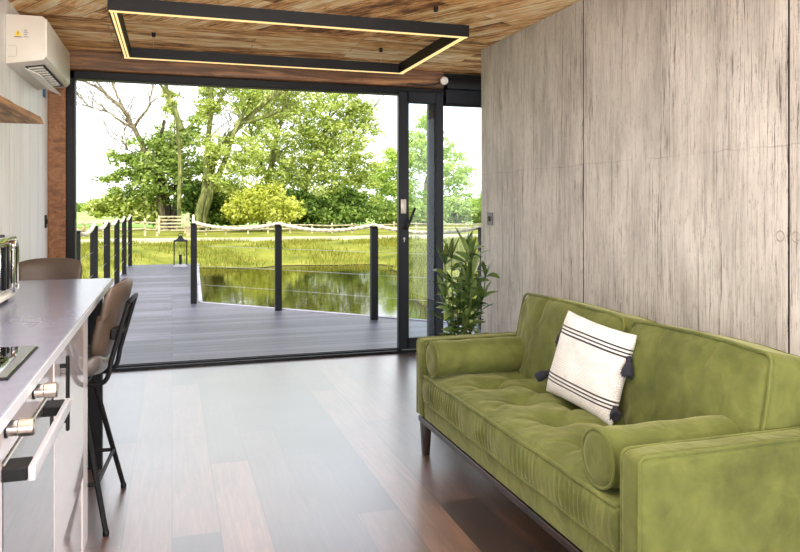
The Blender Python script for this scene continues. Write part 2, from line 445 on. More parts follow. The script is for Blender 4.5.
# ------------------------------------------------------------------ room shell
WL, WR, YG, CH = -.9, 2.24, 6.1, 2.48
YB = -2.2
struct(quick('floor', lambda b: box(b, (-1.1, YB, -.12), (3.4, YG - .02, 0)), M['floor']))
struct(quick('ceiling', lambda b: box(b, (-1.1, YB, CH), (3.4, YG + .25, CH + .12)), M['ceil']))
struct(quick('wall_left', lambda b: box(b, (WL - .15, YB, 0), (WL, YG - .02, CH)), M['left']))
struct(quick('wall_back', lambda b: box(b, (-1.05, YB - .12, 0), (3.4, YB, CH)), M['left']))
struct(quick('wall_far_right', lambda b: box(b, (3.3, 4.6, 0), (3.42, YG + .1, CH)), M['left']))
wr = struct(quick('wall_right', lambda b: box(b, (WR + .018, YB, 0), (WR + .13, 5.05, CH)), M['frame_d']))
seams = [5.06, 3.63, 2.187, .744, -.70, YB]
for y in seams[1:-1]:
    bb = bm_new(); bb.from_mesh(wr.data); box(bb, (WR + .004, y - .0085, 0), (WR + .02, y + .0085, CH)); bb.to_mesh(wr.data); bb.free()  # dark strip in each seam stands in for shade inside the gap
for i, (a, c) in enumerate(zip(seams, seams[1:])):
    g = .008 if i < 1 else .005
    p = quick('wall_panel', lambda b: box(b, (WR, c + g, .0), (WR + .016, a - (g if i else 0), CH - .002), .002, 1), M['panel'], wr)
    if i in (1, 2):
        yy = c + .038 if i == 1 else a - .036
        def pull(b, yy=yy):
            mx = Matrix.Translation((WR + .003, yy, 1.18)) @ Matrix.Rotation(R(-90), 4, 'Y')
            lathe(b, [(.0205, 0), (.0225, .004), (.0205, .0065), (.0175, .0055), (.0165, .002), (.0005, .0022)], 24, mx)
        quick('finger_pull', pull, M['lt_sticker'], p)
quick('end_board', lambda b: box(b, (WR + .017, 5.051, 0), (WR + .13, 5.066, CH)), M['panel'], wr)

struct(quick('trim_1', lambda b: box(b, (WL, YG - .06, 0), (-.775, YG + .08, 2.36), .006, 1), M['post_wood']))
def beam(b):
    box(b, (WL, YG - .10, 2.335), (2.30, YG + .06, CH), .006, 1)
    for X in (-.1, .55, 1.05, 1.55, 2.1): box(b, (X, YG - .104, 2.35), (X + .006, YG - .098, CH))
struct(quick('trim_2', beam, M['beam']))
def dframe(b):
    box(b, (-.775, YG - .03, 0), (-.714, YG + .09, 2.335), .004, 1)          # left jamb
    box(b, (-.775, YG - .03, 2.275), (3.3, YG + .09, 2.335), .004, 1)        # head
    box(b, (-.775, YG - .05, -.01), (3.3, YG + .09, .022), .004, 1)          # threshold
    box(b, (-.714, YG + .00, .022), (1.93, YG + .012, .032))                 # running rail
    box(b, (-.714, YG + .045, .022), (1.93, YG + .057, .032))
    box(b, (-.72, YG - .035, 1.20), (-.708, YG + .0, 1.25), .002, 1)         # striker
struct(quick('trim_3', dframe, M['frame_d']))
struct(quick('trim_4', lambda b: box(b, (2.30, YG - .02, 2.335), (3.3, YG + .06, CH)), M['frame_d']))

# sliding door leaf parked at the right of the opening
DX0, DX1 = 1.895, 2.315
door = quick('door_1', lambda b: [box(b, (DX0, YG - .045, .03), (DX0 + .095, YG + .01, 2.30), .004, 1),
    box(b, (DX1 - .072, YG - .045, .03), (DX1, YG + .01, 2.30), .004, 1),
    box(b, (DX0 + .075, YG - .045, .03), (DX1 - .072, YG + .01, .13), .004, 1),
    box(b, (DX0 + .075, YG - .045, 2.20), (DX1 - .072, YG + .01, 2.30), .004, 1)], M['frame'])
struct(door)
quick('glass', lambda b: box(b, (DX0 + .07, YG - .022, .12), (DX1 - .068, YG - .012, 2.21)), M['glass'], door)
quick('lock_plate', lambda b: box(b, (DX0 + .018, YG - .053, 1.225), (DX0 + .068, YG - .044, 1.35), .004, 2), M['lock'], door)
def lever(b):
    lathe(b, [(.020, 0), (.020, .012), (.011, .014), (.011, .045)], 16, Matrix.Translation((DX0 + .066, YG - .044, 1.10)) @ Matrix.Rotation(R(90), 4, 'X'))
    mx = Matrix.Translation((DX0 + .066, YG - .088, 1.10)) @ Matrix.Rotation(R(22), 4, 'Y')
    box(b, (-.011, -.007, -.02), (.011, .007, .19), .005, 2, mx)
quick('handle', lever, M['black'], door)
def keyh(b):
    lathe(b, [(.010, 0), (.010, .006)], 14, Matrix.Translation((DX0 + .05, YG - .044, 1.005)) @ Matrix.Rotation(R(90), 4, 'X'))
    box(b, (DX0 + .046, YG - .05, .975), (DX0 + .054, YG - .044, 1.005), .001, 1)
quick('keyhole', keyh, M['steel'], door)
# fixed pane
win = quick('window_1', lambda b: [box(b, (2.20, YG + .03, .03), (2.265, YG + .08, 2.275), .004, 1), box(b, (3.22, YG + .03, .03), (3.30, YG + .08, 2.275), .004, 1),
    box(b, (2.265, YG + .03, .03), (3.22, YG + .08, .10), .004, 1), box(b, (2.265, YG + .03, 2.20), (3.22, YG + .08, 2.275), .004, 1)], M['frame_d'])
struct(win)
quick('glass', lambda b: box(b, (2.26, YG + .05, .09), (3.23, YG + .06, 2.21)), M['glass'], win)
# roller blind
bl = thing('roller_blind', 'dark roller blind rolled up above the narrow fixed pane beside the panelled wall', 'blind', (2.77, YG - .03, 2.2))
quick('cassette', lambda b: box(b, (2.325, YG - .12, 2.33), (3.28, YG - .021, 2.43), .01, 2), M['frame_d'], bl)
def fabric(b): box(b, (2.335, YG - .060, 2.205), (3.27, YG - .055, 2.335))
quick('fabric', fabric, M['frame'], bl)
quick('bottom_bar', lambda b: box(b, (2.335, YG - .068, 2.185), (3.27, YG - .048, 2.21), .004, 2), M['black'], bl)
# cable fitting on the beam end
cf = thing('cable_fitting', 'small white cable fitting with looped dark cable at the right end of the wooden beam', 'fitting', (2.26, YG - .12, 2.37))
quick('cap', lambda b: lathe(b, [(.004, 0), (.03, .006), (.036, .02), (.034, .05), (.02, .058)], 18, Matrix.Translation((2.285, YG - .10, 2.40)) @ Matrix.Rotation(R(100), 4, 'X')), M['white_plastic'], cf)
def cab(b):
    tube(b, bez((2.27, YG - .115, 2.39), (2.18, YG - .13, 2.33), (2.05, YG - .12, 2.345), (1.98, YG - .106, 2.36), 12) + [Vector((1.95, YG - .104, 2.345))], .005, 6)
quick('cable', cab, M['black'], cf)

# ------------------------------------------------------------------ LED frame lamp
LX0, LX1, LY0, LY1, LZ = -.315, 1.685, 3.98, 5.27, 2.30
lamp = thing('pendant_light', 'black rectangular LED frame light hung below the timber ceiling', 'light', ((LX0+LX1)/2, (LY0+LY1)/2, LZ))
w, hh = .05, .068
def bars(k):
    return [((LX0, LY0, LZ), (LX1, LY0 + w, LZ + hh)), ((LX0, LY1 - w, LZ), (LX1, LY1, LZ + hh)),
            ((LX0, LY0 + w, LZ), (LX0 + w, LY1 - w, LZ + hh)), ((LX1 - w, LY0 + w, LZ), (LX1, LY1 - w, LZ + hh))][k]
for k in range(4):
    lo, hi = bars(k)
    def prof(b):
        horiz = k < 2
        if horiz:
            box(b, lo, (hi[0], lo[1] + .010, hi[2])); box(b, (lo[0], hi[1] - .010, lo[2]), hi)
            box(b, (lo[0], lo[1] + .010, lo[2] + .012), (hi[0], hi[1] - .010, hi[2]))
            box(b, (lo[0], lo[1] + .022, lo[2]), (hi[0], hi[1] - .022, lo[2] + .012))
        else:
            box(b, lo, (lo[0] + .010, hi[1], hi[2])); box(b, (hi[0] - .010, lo[1], lo[2]), hi)
            box(b, (lo[0] + .010, lo[1], lo[2] + .012), (hi[0] - .010, hi[1], hi[2]))
            box(b, (lo[0] + .022, lo[1], lo[2]), (hi[0] - .022, hi[1], lo[2] + .012))
    bar = quick('frame_bar', prof, M['black'], lamp)
    def strip(b):
        if k < 2:
            box(b, (lo[0] + .005, lo[1] + .010, lo[2] - .003), (hi[0] - .005, lo[1] + .022, lo[2] + .012)); box(b, (lo[0] + .005, hi[1] - .022, lo[2] - .003), (hi[0] - .005, hi[1] - .010, lo[2] + .012))
        else:
            box(b, (lo[0] + .010, lo[1], lo[2] - .003), (lo[0] + .022, hi[1], lo[2] + .012)); box(b, (hi[0] - .022, lo[1], lo[2] - .003), (hi[0] - .010, hi[1], lo[2] + .012))
    quick('diffuser', strip, M['led'], bar, label='glowing warm LED strip')
for X, Y in ((-.12, 4.1), (1.50, 4.05), (-.12, 5.24), (1.50, 5.24)):
    wire = quick('suspension_wire', lambda b: tube(b, [(X, Y, LZ + hh - .005), (X, Y, CH - .02)], .0016, 5), M['steel'], lamp)
    quick('ceiling_cup', lambda b: lathe(b, [(.004, -.030), (.012, -.028), (.014, 0)], 14, Matrix.Translation((X, Y, CH))), M['black'], wire)

# ------------------------------------------------------------------ air conditioner
AY0, AY1 = 4.58, 5.58
ac = thing('air_conditioner', 'white wall mounted air conditioner with open louvre high on the white boards', 'air conditioner', (WL, (AY0+AY1)/2, 2.1))
prof = [(WL, 2.10), (WL, 2.385), (WL + .19, 2.385), (WL + .206, 2.372), (WL + .206, 2.145), (WL + .195, 2.132)]
quick('body', lambda b: prism(b, prof, AY0, AY1, 'Y', .006), M['ac_side'], ac)
quick('front_panel', lambda b: box(b, (WL + .203, AY0 + .004, 2.150), (WL + .213, AY1 - .004, 2.372), .005, 2), M['white_plastic'], ac)
def under(t, s=0.0):   # point on the sloping underside, t from wall to front
    return WL + .195 * t, 2.10 + .032 * t - s
mouth = []
def mouthf(b):
    x0, z0 = under(.40, .003); x1, z1 = under(.93, .003)
    prism(b, [(x0, z0), (x1, z1), (x1, z1 + .01), (x0, z0 + .01)], AY0 + .13, AY1 - .07, 'Y')
quick('outlet', mouthf, M['frame_d'], ac)
for i in range(9):
    y = AY0 + .19 + i * (AY1 - AY0 - .34) / 8
    x0, z0 = under(.46, .008); x1, z1 = under(.86, .008)
    quick('vane', lambda b: prism(b, [(x0, z0), (x1, z1), (x1, z1 + .008), (x0, z0 + .008)], y - .024, y + .018, 'Y'), M['white_plastic'], ac)
def louv(b):
    mx = Matrix.Translation((WL + .075, 0, 2.106)) @ Matrix.Rotation(R(24), 4, 'Y')
    box(b, (0, AY0 + .14, -.004), (.095, AY1 - .05, .002), .002, 1, mx)
quick('louvre_flap', louv, M['white_plastic'], ac)
def tri(b):
    prism(b, [(WL + .045, 2.262), (WL + .085, 2.262), (WL + .065, 2.298)], AY0 - .0015, AY0 + .001, 'Y')
st = quick('warning_sticker', tri, M['yellow'], ac)
def tri2(b):
    box(b, (WL + .063, AY0 - .003, 2.272), (WL + .067, AY0 - .001, 2.286)); box(b, (WL + .063, AY0 - .003, 2.265), (WL + .067, AY0 - .001, 2.269))
    box(b, (WL + .045, AY0 - .003, 2.254), (WL + .085, AY0 - .001, 2.258))
quick('warning_mark', tri2, M['sticker'], st)
def sticker(b):
    for i in range(4): box(b, (WL + .094, AY0 - .0025, 2.256 + i * .012), (WL + .118 - (i % 2) * .006, AY0, 2.263 + i * .012))
    box(b, (WL + .103, AY0 - .003, 2.256), (WL + .107, AY0, 2.30))
quick('info_sticker', sticker, M['lt_sticker'], ac)
def cutout(b):
    o = [(WL + .012, 2.205), (WL + .05, 2.205), (WL + .058, 2.197), (WL + .058, 2.15), (WL + .05, 2.142), (WL + .012, 2.142)]
    tube(b, [(x, AY0 - .0005, z) for x, z in o], .0014, 5)
quick('pipe_cover_outline', cutout, M['lt_sticker'], ac)

quick('x', lambda b: box(b, (WL, 5.82, 2.09), (WL + .012, 5.88, 2.17), .003, 1), M['blue'])
o = bpy.data.objects['x']; o.name = 'wall_sensor'; tag(o, 'small blue rectangular device on white wall below the air conditioner', 'sensor')
sw = thing('light_switch', 'narrow dark light switch on white wall beside the wooden door post', 'switch', (WL, 5.93, 1.18))
quick('plate', lambda b: box(b, (WL, 5.90, 1.13), (WL + .01, 5.96, 1.225), .003, 1), M['frame'], sw)
quick('rocker', lambda b: box(b, (WL + .008, 5.915, 1.16), (WL + .016, 5.945, 1.195), .002, 1), M['black'], sw)
sw = thing('light_switch', 'square grey switch plate on the streaked panel wall near the glass door', 'switch', (WR, 4.89, 1.197))
quick('plate', lambda b: box(b, (WR - .009, 4.845, 1.152), (WR, 4.935, 1.245), .003, 1), M['grey_switch'], sw)
quick('rocker', lambda b: box(b, (WR - .015, 4.875, 1.180), (WR - .008, 4.905, 1.217), .002, 1), M['black'], sw)

# ------------------------------------------------------------------ floating shelf
def shelf(b):
    n = 26; front = []
    for i in range(n):
        y = 2.55 + (4.42 - 2.55) * i / (n - 1)
        x = -.735 + .06 * (i / (n - 1)) ** 2 + .012 * mnoise.noise((y * 3.1, 0, 0)) + .006 * mnoise.noise((y * 11, 3, 0))
        front.append((x, y))
    front[-1] = (-.675, 4.42); front[-2] = (front[-2][0], 4.39)
    lo = [b.verts.new((x, y, 1.748)) for x, y in front]; hi = [b.verts.new((x - .02, y, 1.79)) for x, y in front]
    lw = [b.verts.new((WL, y, 1.748)) for x, y in front]; hw = [b.verts.new((WL, y, 1.79)) for x, y in front]
    for i in range(n - 1):
        for A, B in ((lo, hi), (hi, hw), (lw, lo), (hw, lw)): b.faces.new((A[i], A[i+1], B[i+1], B[i]))
    b.faces.new((lo[0], hi[0], hw[0], lw[0])); b.faces.new((lo[-1], lw[-1], hw[-1], hi[-1]))
tag(quick('floating_shelf', shelf, M['shelf_wood']), 'thick live edge wooden shelf on white wall below the air conditioner', 'shelf')

# ------------------------------------------------------------------ kitchen run
XF, XE = -.318, -.298
ZT = .91
wt = thing('worktop', 'long grey laminate worktop running to the breakfast bar end along the white wall', 'worktop', (-.6, 2.6, ZT))
quick('slab', lambda b: box(b, (WL + .001, .95, ZT - .028), (XE - .003, 4.15, ZT), .002, 1), M['worktop'], wt)
quick('edge_band', lambda b: [box(b, (XE - .0025, .95, ZT - .028), (XE, 4.152, ZT - .001), .001, 1), box(b, (WL + .001, 4.1505, ZT - .028), (XE - .003, 4.153, ZT - .001), .001, 1)], M['worktop_edge'], wt)
quick('leg', lambda b: [box(b, (-.395, 3.85, .012), (-.33, 3.915, ZT - .028), .004, 1), box(b, (-.396, 3.849, 0), (-.329, 3.916, .013), .003, 1)], M['black'], wt)

CY1 = 3.06
def cabinet_unit(name, label, y0, y1, end_panel=False):
    t = thing(name, label, 'cabinet', (-.6, (y0+y1)/2, 0))
    def car(b):
        box(b, (WL + .002, y0 + .001, .10), (XF - .012, y1 - .001, ZT - .03))
    quick('carcass', car, M['cab_side'], t)
    quick('plinth', lambda b: box(b, (WL + .05, y0 + .001, 0), (XF - .05, y1 - .001, .098)), M['cab_side'], t)
    return t
# oven
OY0, OY1 = 1.565, 2.205
ov = thing('oven', 'built in oven with dark glass door, steel bar handle and two steel knobs', 'oven', (-.6, (OY0+OY1)/2, 0))
quick('body', lambda b: box(b, (WL + .01, OY0 + .003, .115), (XF - .015, OY1 - .003, ZT - .03)), M['frame'], ov)
quick('plinth', lambda b: box(b, (WL + .05, OY0 + .001, 0), (XF - .05, OY1 - .001, .112)), M['cab_side'], ov)
quick('control_panel', lambda b: box(b, (XF - .015, OY0 + .003, .80), (XF + .004, OY1 - .003, ZT - .031), .002, 1), M['cabinet'], ov)
od = quick('door', lambda b: box(b, (XF - .014, OY0 + .003, .20), (XF + .006, OY1 - .003, .797), .003, 1), M['oven_glass'], ov)
quick('door_edge_strip', lambda b: box(b, (XF - .013, OY0 + .002, .775), (XF + .009, OY1 - .002, .797), .002, 1), M['steel'], od)
quick('lower_panel', lambda b: box(b, (XF - .015, OY0 + .003, .115), (XF + .004, OY1 - .003, .195), .002, 1), M['cabinet'], ov)
HY0, HY1 = 1.55, 2.07
hd = quick('handle', lambda b: box(b, (XF + .052, HY0, .765), (XF + .066, HY1, .795), .003, 2), M['handle'], od, label='long pale steel bar handle')
for y in (HY0 + .035, HY1 - .035):
    quick('bracket', lambda b: box(b, (XF + .004, y - .034, .767), (XF + .052, y + .034, .793), .003, 1), M['black'], hd)
for y in (1.60, 1.90):
    kb = quick('knob', lambda b: lathe(b, [(.014, 0), (.016, .002), (.016, .024), (.018, .026), (.018, .052), (.015, .055)], 22,
        Matrix.Translation((XF + .003, y, .858)) @ Matrix.Rotation(R(90), 4, 'Y')), M['steel'], ov)
    quick('knob_collar', lambda b: lathe(b, [(.019, 0), (.019, .005)], 20, Matrix.Translation((XF + .003, y, .858)) @ Matrix.Rotation(R(90), 4, 'Y')), M['black'], kb)
# cabinet nearest the camera
c0 = cabinet_unit('base_cabinet', 'glossy off-white base cabinet at the near side of the oven', .96, OY0)
d0 = quick('door', lambda b: box(b, (XF - .012, .963, .115), (XF + .006, OY0 - .003, ZT - .032), .002, 1), M['cabinet'], c0)
# cabinet beyond the oven
c1 = cabinet_unit('base_cabinet', 'glossy off-white base cabinet between the oven and the breakfast bar stool', OY1, CY1)
d1 = quick('door', lambda b: box(b, (XF - .012, OY1 + .003, .295), (XF + .006, 2.90, ZT - .032), .003, 1), M['cabinet'], c1)
def ph(b):
    box(b, (XF + .022, OY1 + .10, .64), (XF + .032, OY1 + .117, .86), .003, 1)
    for z in (.67, .83): box(b, (XF + .005, OY1 + .102, z - .006), (XF + .024, OY1 + .115, z + .006), .002, 1)
quick('handle', ph, M['black'], d1)
quick('lower_panel', lambda b: box(b, (XF - .012, OY1 + .003, .02), (XF + .000, 2.90, .288), .003, 1), M['cabinet'], c1)
quick('end_panel', lambda b: box(b, (WL + .002, 2.91, 0), (XF + .004, CY1, ZT - .03), .002, 1), M['cab_side'], c1)

# hob
hb = thing('hob', 'small black glass hob with thin dark trim set into the worktop', 'hob', (-.6, 2.0, ZT))
HX0, HX1, HB0, HB1 = -.86, -.352, 1.80, 2.18
quick('trim', lambda b: box(b, (HX0 - .004, HB0 - .004, ZT), (HX1 + .004, HB1 + .004, ZT + .004), .001, 1), M['black'], hb)
quick('glass_plate', lambda b: box(b, (HX0, HB0, ZT + .0035), (HX1, HB1, ZT + .0075), .001, 1), M['black_glass'], hb)
for x in (-.72, -.5):
    def zone(b):
        tube(b, [(x + .085 * math.cos(2*PI*k/28), 1.99 + .085 * math.sin(2*PI*k/28), ZT + .0072) for k in range(28)], .0012, 4, True)
    quick('cooking_zone', zone, M['grey_switch'], hb)

# toaster
ts = thing('toaster', 'chrome toaster with black slots and rounded tube end frame on the worktop', 'toaster', (-.75, 3.15, ZT))
TX0, TX1, TY0, TY1 = -.85, -.635, 2.86, 3.36
quick('body', lambda b: box(b, (TX0, TY0, ZT + .03), (TX1, TY1, ZT + .235), .02, 3), M['chrome'], ts)
quick('base', lambda b: box(b, (TX0 - .01, TY0 - .01, ZT + .012), (TX1 + .012, TY1 + .02, ZT + .034), .008, 2), M['white_plastic'], ts)
quick('top_rail', lambda b: box(b, (TX0 - .004, TY0, ZT + .235), (TX1 + .016, TY1 + .015, ZT + .262), .008, 2), M['chrome'], ts)
quick('top_plate', lambda b: [box(b, (TX0 + .02, TY0 + .03, ZT + .258), (TX1 - .02, TY1 - .03, ZT + .268), .003, 1)], M['black'], ts)
for x in (TX0 + .055, TX0 + .105, TX0 + .155):
    quick('slot', lambda b: box(b, (x, TY0 + .06, ZT + .264), (x + .022, TY1 - .06, ZT + .2695), .002, 1), M['frame_d'], ts)
for y in (TY1 - .165, TY1 - .11):
    quick('side_bar', lambda b: box(b, (TX1 - .002, y, ZT + .05), (TX1 + .008, y + .026, ZT + .225), .004, 1), M['black'], ts)
def loop(b):
    yy = TY1 - .02
    o = rrect(.085, .20, .035)
    tube(b, [(TX1 + .018, yy + p[0] - .02, ZT + .14 + p[1]) for p in o], .0085, 10, True)
quick('tube_frame', loop, M['chrome'], ts)
for y in (TY0 + .04, TY1 - .04):
    for x in (TX0 + .03, TX1 - .02):
        quick('foot', lambda b: lathe(b, [(.014, 0), (.012, .014)], 12, Matrix.Translation((x, y, ZT))), M['black'], ts)
quick('lever', lambda b: [box(b, (TX1 + .006, TY0 + .06, ZT + .15), (TX1 + .03, TY0 + .10, ZT + .165), .004, 1)], M['black'], ts)

# ------------------------------------------------------------------ bar stools
def make_stool(label):
    """faces -X, seat centre above the origin"""
    t = thing('bar_stool', label, 'stool', (0, 0, 0), 0, 'leather bar stools')
    def seat(b):
        def fn(o, nn):
            x, y, z = o
            rr = (x / .21) ** 2 + (y / .21) ** 2
            k = .035 * max(0, (y / .21) ** 2) + .03 * max(0, (x / .21)) ** 3
            if nn[2] > .5: k -= .012 * max(0, 1 - rr) + .0025 * math.cos(y * 130)
            s = 1 - .10 * (abs(x / .21) ** 3) * 1.0
            return np.array((x * (1 - .08 * abs(y / .21) ** 3), y * s, z + k))
        softbox(b, (-.21, -.21, .575), (.215, .21, .645), .032, (14, 30, 3), fn)
    quick('seat', seat, M['leather_d'], t, smooth=60)
    def back(b):
        nu, nv = 30, 18
        def P(u, v, off):
            cv = 1 - .30 * max(0, abs(v) - .55) ** 2 / .2
            wv = (.80 + .20 * (v + 1) / 2) * (1 - .12 * abs(v) ** 7)
            ph = u * R(37) * wv
            zz = .66 + .325 * (v + 1) / 2 + (-.018 * abs(u) ** 3 if v > 0 else .03 * abs(u) ** 4)
            rad = .30 + off
            return Vector((-.105 + .095 * (v + 1) / 2 + rad * math.cos(ph), rad * math.sin(ph), zz))
        def th(u, v): return .024 * (max(0, 1 - abs(u) ** 6) * max(0, 1 - abs(v) ** 6)) ** .5
        fr, bk = [], []
        for i in range(nu + 1):
            u = -1 + 2 * i / nu; u = math.sin(u * PI / 2)
            fr.append([]); bk.append([])
            for j in range(nv + 1):
                v = math.sin((-1 + 2 * j / nv) * PI / 2)
                fr[-1].append(b.verts.new(P(u, v, -th(u, v)))); bk[-1].append(b.verts.new(P(u, v, th(u, v) + .0006)))
        for i in range(nu):
            for j in range(nv):
                b.faces.new((fr[i][j], fr[i+1][j], fr[i+1][j+1], fr[i][j+1])); b.faces.new((bk[i][j], bk[i][j+1], bk[i+1][j+1], bk[i+1][j]))
        bmesh.ops.remove_doubles(b, verts=b.verts, dist=.0012)
        for v in b.verts:
            pass
    quick('backrest', back, M['leather'], t, smooth=60)
    def bframe(b):
        for s in (-1, 1):
            pts = [(.05, .12 * s, .565), (.17, .125 * s, .565)] + bez((.17, .125 * s, .565), (.225, .125 * s, .565), (.228, .125 * s, .60), (.236, .125 * s, .66), 6)[1:] + [(.302, .12 * s, .895)]
            tube(b, pts, .010, 8)
        tube(b, bez((.302, -.12, .895), (.318, -.06, .915), (.318, .06, .915), (.302, .12, .895), 8), .010, 8)
        box(b, (.232, -.12, .745), (.262, .12, .79), .004, 1)
    quick('back_frame', bframe, M['black'], t)
    feet = {}
    for sx in (-1, 1):
        for sy in (-1, 1):
            top = Vector((.115 * sx, .13 * sy, .575)); ft = Vector((.235 * sx, .25 * sy, .012)); feet[sx, sy] = (top, ft)
            lg = quick('leg', lambda b: tube(b, [top, ft], .0115, 10, radii=[.0125, .0105]), M['black'], t)
            quick('foot_cap', lambda b: lathe(b, [(.012, 0), (.013, .014), (.011, .02)], 12, Matrix.Translation((ft.x, ft.y, 0))), M['frame_d'], lg)
    def at(sx, sy, z):
        a, c = feet[sx, sy]; k = (a.z - z) / (a.z - c.z); return a.lerp(c, k)
    for (a, c, z) in (((-1, -1), (-1, 1), .19), ((1, -1), (1, 1), .19), ((-1, -1), (1, -1), .19), ((-1, 1), (1, 1), .19)):
        quick('foot_rail', lambda b: tube(b, [at(*a, z), at(*c, z)], .0085, 8), M['steel'] if False else M['black'], t)
    quick('seat_plate', lambda b: box(b, (-.14, -.15, .562), (.14, .15, .578), .004, 1), M['black'], t)
    return t
s1 = make_stool('brown leather bar stool beside the near edge of the worktop, seen from the side')
s2 = copy_tree(s1)
s1.location = (-.465, 3.33, 0); s1.rotation_euler.z = R(-4)
s2['label'] = 'brown leather bar stool behind the far end of the worktop, only its back showing'
s2.location = (-.685, 4.45, 0); s2.rotation_euler.z = R(90)

# ------------------------------------------------------------------ sofa
SX0, SX1, SY0, SY1 = 1.225, 2.17, 1.70, 3.61
sofa = thing('sofa', 'olive green velvet sofa with tufted seat along the streaked panel wall', 'sofa', ((SX0+SX1)/2, (SY0+SY1)/2, 0))
AT = .098
for sgn, y0 in ((-1, SY0), (1, SY1 - AT)):
    y1 = y0 + AT
    arm = quick('arm', lambda b: softbox(b, (SX0, y0, .20), (2.12, y1, .605), .028, (16, 4, 12),
        lambda o, nn: o + np.array((0, 0, .004 * mnoise.noise((o[0]*5, o[1]*3, 0)))) + nn * .003 * mnoise.noise((o[0]*6, o[1]*6, o[2]*6))), M['velvet'], sofa, smooth=70)
    for yy in (y0 + .009, y1 - .009):
        def pip(b):
            pts = [(SX0 + .006, yy, .21), (SX0 + .006, yy, .575)] + bez((SX0 + .006, yy, .575), (SX0 + .006, yy, .592), (SX0 + .012, yy, .599), (SX0 + .03, yy, .599), 5)[1:] + [(2.10, yy, .599)]
            tube(b, pts, .0062, 7)
        quick('piping', pip, M['velvet'], arm)
quick('base_rail', lambda b: softbox(b, (SX0 + .008, SY0 + AT, .20), (2.10, SY1 - AT, .305), .018, (6, 20, 3)), M['velvet'], sofa, smooth=70)
quick('plinth_frame', lambda b: [box(b, (SX0 + .006, SY0 + .02, .172), (SX0 + .05, SY1 - .02, .20), .003, 1), box(b, (2.06, SY0 + .02, .172), (2.10, SY1 - .02, .20), .003, 1),
    box(b, (SX0 + .05, SY0 + .02, .172), (2.06, SY0 + .06, .20), .003, 1), box(b, (SX0 + .05, SY1 - .06, .172), (2.06, SY1 - .02, .20), .003, 1)], M['dark_wood'], sofa)
for x in (SX0 + .035, 2.06):
    for y in (SY0 + .055, SY1 - .055):
        sx = -1 if x < 1.6 else 1; sy = -1 if y < 2.6 else 1
        def lg(b):
            bb = bmesh.new(); bmesh.ops.create_cube(bb, size=1)
            for v in bb.verts:
                k = .017 if v.co.z < 0 else .026
                v.co = Vector((x + (.018 * sx if v.co.z < 0 else 0) * 0 + k * (1 if v.co.x > 0 else -1), y + (.0) + k * (1 if v.co.y > 0 else -1), 0 if v.co.z < 0 else .178))
            bmesh.ops.bevel(bb, geom=list(bb.edges), offset=.004, segments=2, profile=.5, affect='EDGES'); merge(b, bb)
        quick('leg', lg, M['dark_wood'], sofa)
quick('back_frame', lambda b: softbox(b, (2.00, SY0 + .002, .20), (SX1, SY1 - .002, .715), .04, (4, 30, 10),
    lambda o, nn: o + nn * .004 * mnoise.noise((o[0]*5, o[1]*5, o[2]*5))), M['velvet'], sofa, smooth=70)
# tufted seat cushion
CY0, CYE = SY0 + AT + .004, SY1 - AT - .004
tuft = [(1.445, 1.98 + .29 * k) for k in range(5)] + [(1.66, 1.835 + .29 * k) for k in range(6)]
seg = []
for (x, y) in tuft[:5]:
    for (X2, Y2) in tuft[5:]:
        if abs(abs(Y2 - y) - .145) < .02: seg.append(((x, y), (X2, Y2)))
    seg.append(((x, y), (1.30, y + .06))); seg.append(((x, y), (1.30, y - .06)))
def seat_fn(o, nn):
    x, y, z = o
    u = min(1, max(0, (x - SX0) / (1.82 - SX0))); v = (y - CY0) / (CYE - CY0)
    up = max(0, nn[2]); fr = max(0, -nn[0])
    z += up * (.028 * (1 - (2*u - 1) ** 4) * (1 - abs(2*v - 1) ** 6))
    d = 0
    for tx, ty in tuft:
        q = ((x - tx) ** 2 + (y - ty) ** 2)
        d += .042 * math.exp(-q / (.066 ** 2)) + .022 * math.exp(-q / (.022 ** 2))
    c = 0
    for (a, bb) in seg:
        ax, ay = a; bx, by = bb; dx, dy = bx - ax, by - ay; L2 = dx*dx + dy*dy
        t = ((x - ax) * dx + (y - ay) * dy) / L2
        if -.1 < t < 1.1:
            t = min(1, max(0, t)); e = (x - ax - t*dx) ** 2 + (y - ay - t*dy) ** 2
            c = max(c, (1 - .75 * t if bb[0] < 1.4 else 1 - .9 * 4 * t * (1-t) * .5) * math.exp(-e / (.013 ** 2)))
    z -= up * (d + .016 * c)
    z += up * (.007 * mnoise.noise((x * 9, y * 9, 1.3)) + .004 * mnoise.noise((x * 22, y * 14, 4.3)))
    if fr > 0:
        g = math.sin((y + .012 * mnoise.noise((y * 5, z * 3, 0))) * 2 * PI / .030 + 4.5 * mnoise.noise((y * 5, 7, 0)))
        amp = .0065 * math.exp(-((z - .35) / .05) ** 2) * max(0, .35 + 1.1 * mnoise.noise((y * 6, z * 4, 5)))
        x += -fr * (.012 * (1 - ((z - .36) / .075) ** 2)) + fr * amp * g
        wr_ = .004 * mnoise.noise((y * 14, z * 10, 3)); x += fr * wr_
    return np.array((x, y, z))
sc_ = quick('seat_cushion', lambda b: softbox(b, (SX0 + .006, CY0, .285), (1.86, CYE, .428), .022, (56, 230, 10), seat_fn), M['velvet'], sofa, smooth=80)
def seat_pipe(b, z):
    pts = [(SX0 + .004 + .002 * mnoise.noise((y * 6, z, 0)), y, z + .004 * mnoise.noise((y * 4, 1, z))) for y in np.linspace(CY0 + .02, CYE - .02, 70)]
    pts = [(1.80, CY0 + .006, z)] + [(SX0 + .035, CY0 + .006, z)] + pts + [(SX0 + .035, CYE - .006, z), (1.80, CYE - .006, z)]
    tube(b, pts, .0065, 7)
quick('piping', lambda b: seat_pipe(b, .427), M['velvet'], sc_)
quick('piping', lambda b: seat_pipe(b, .297), M['velvet'], sc_)
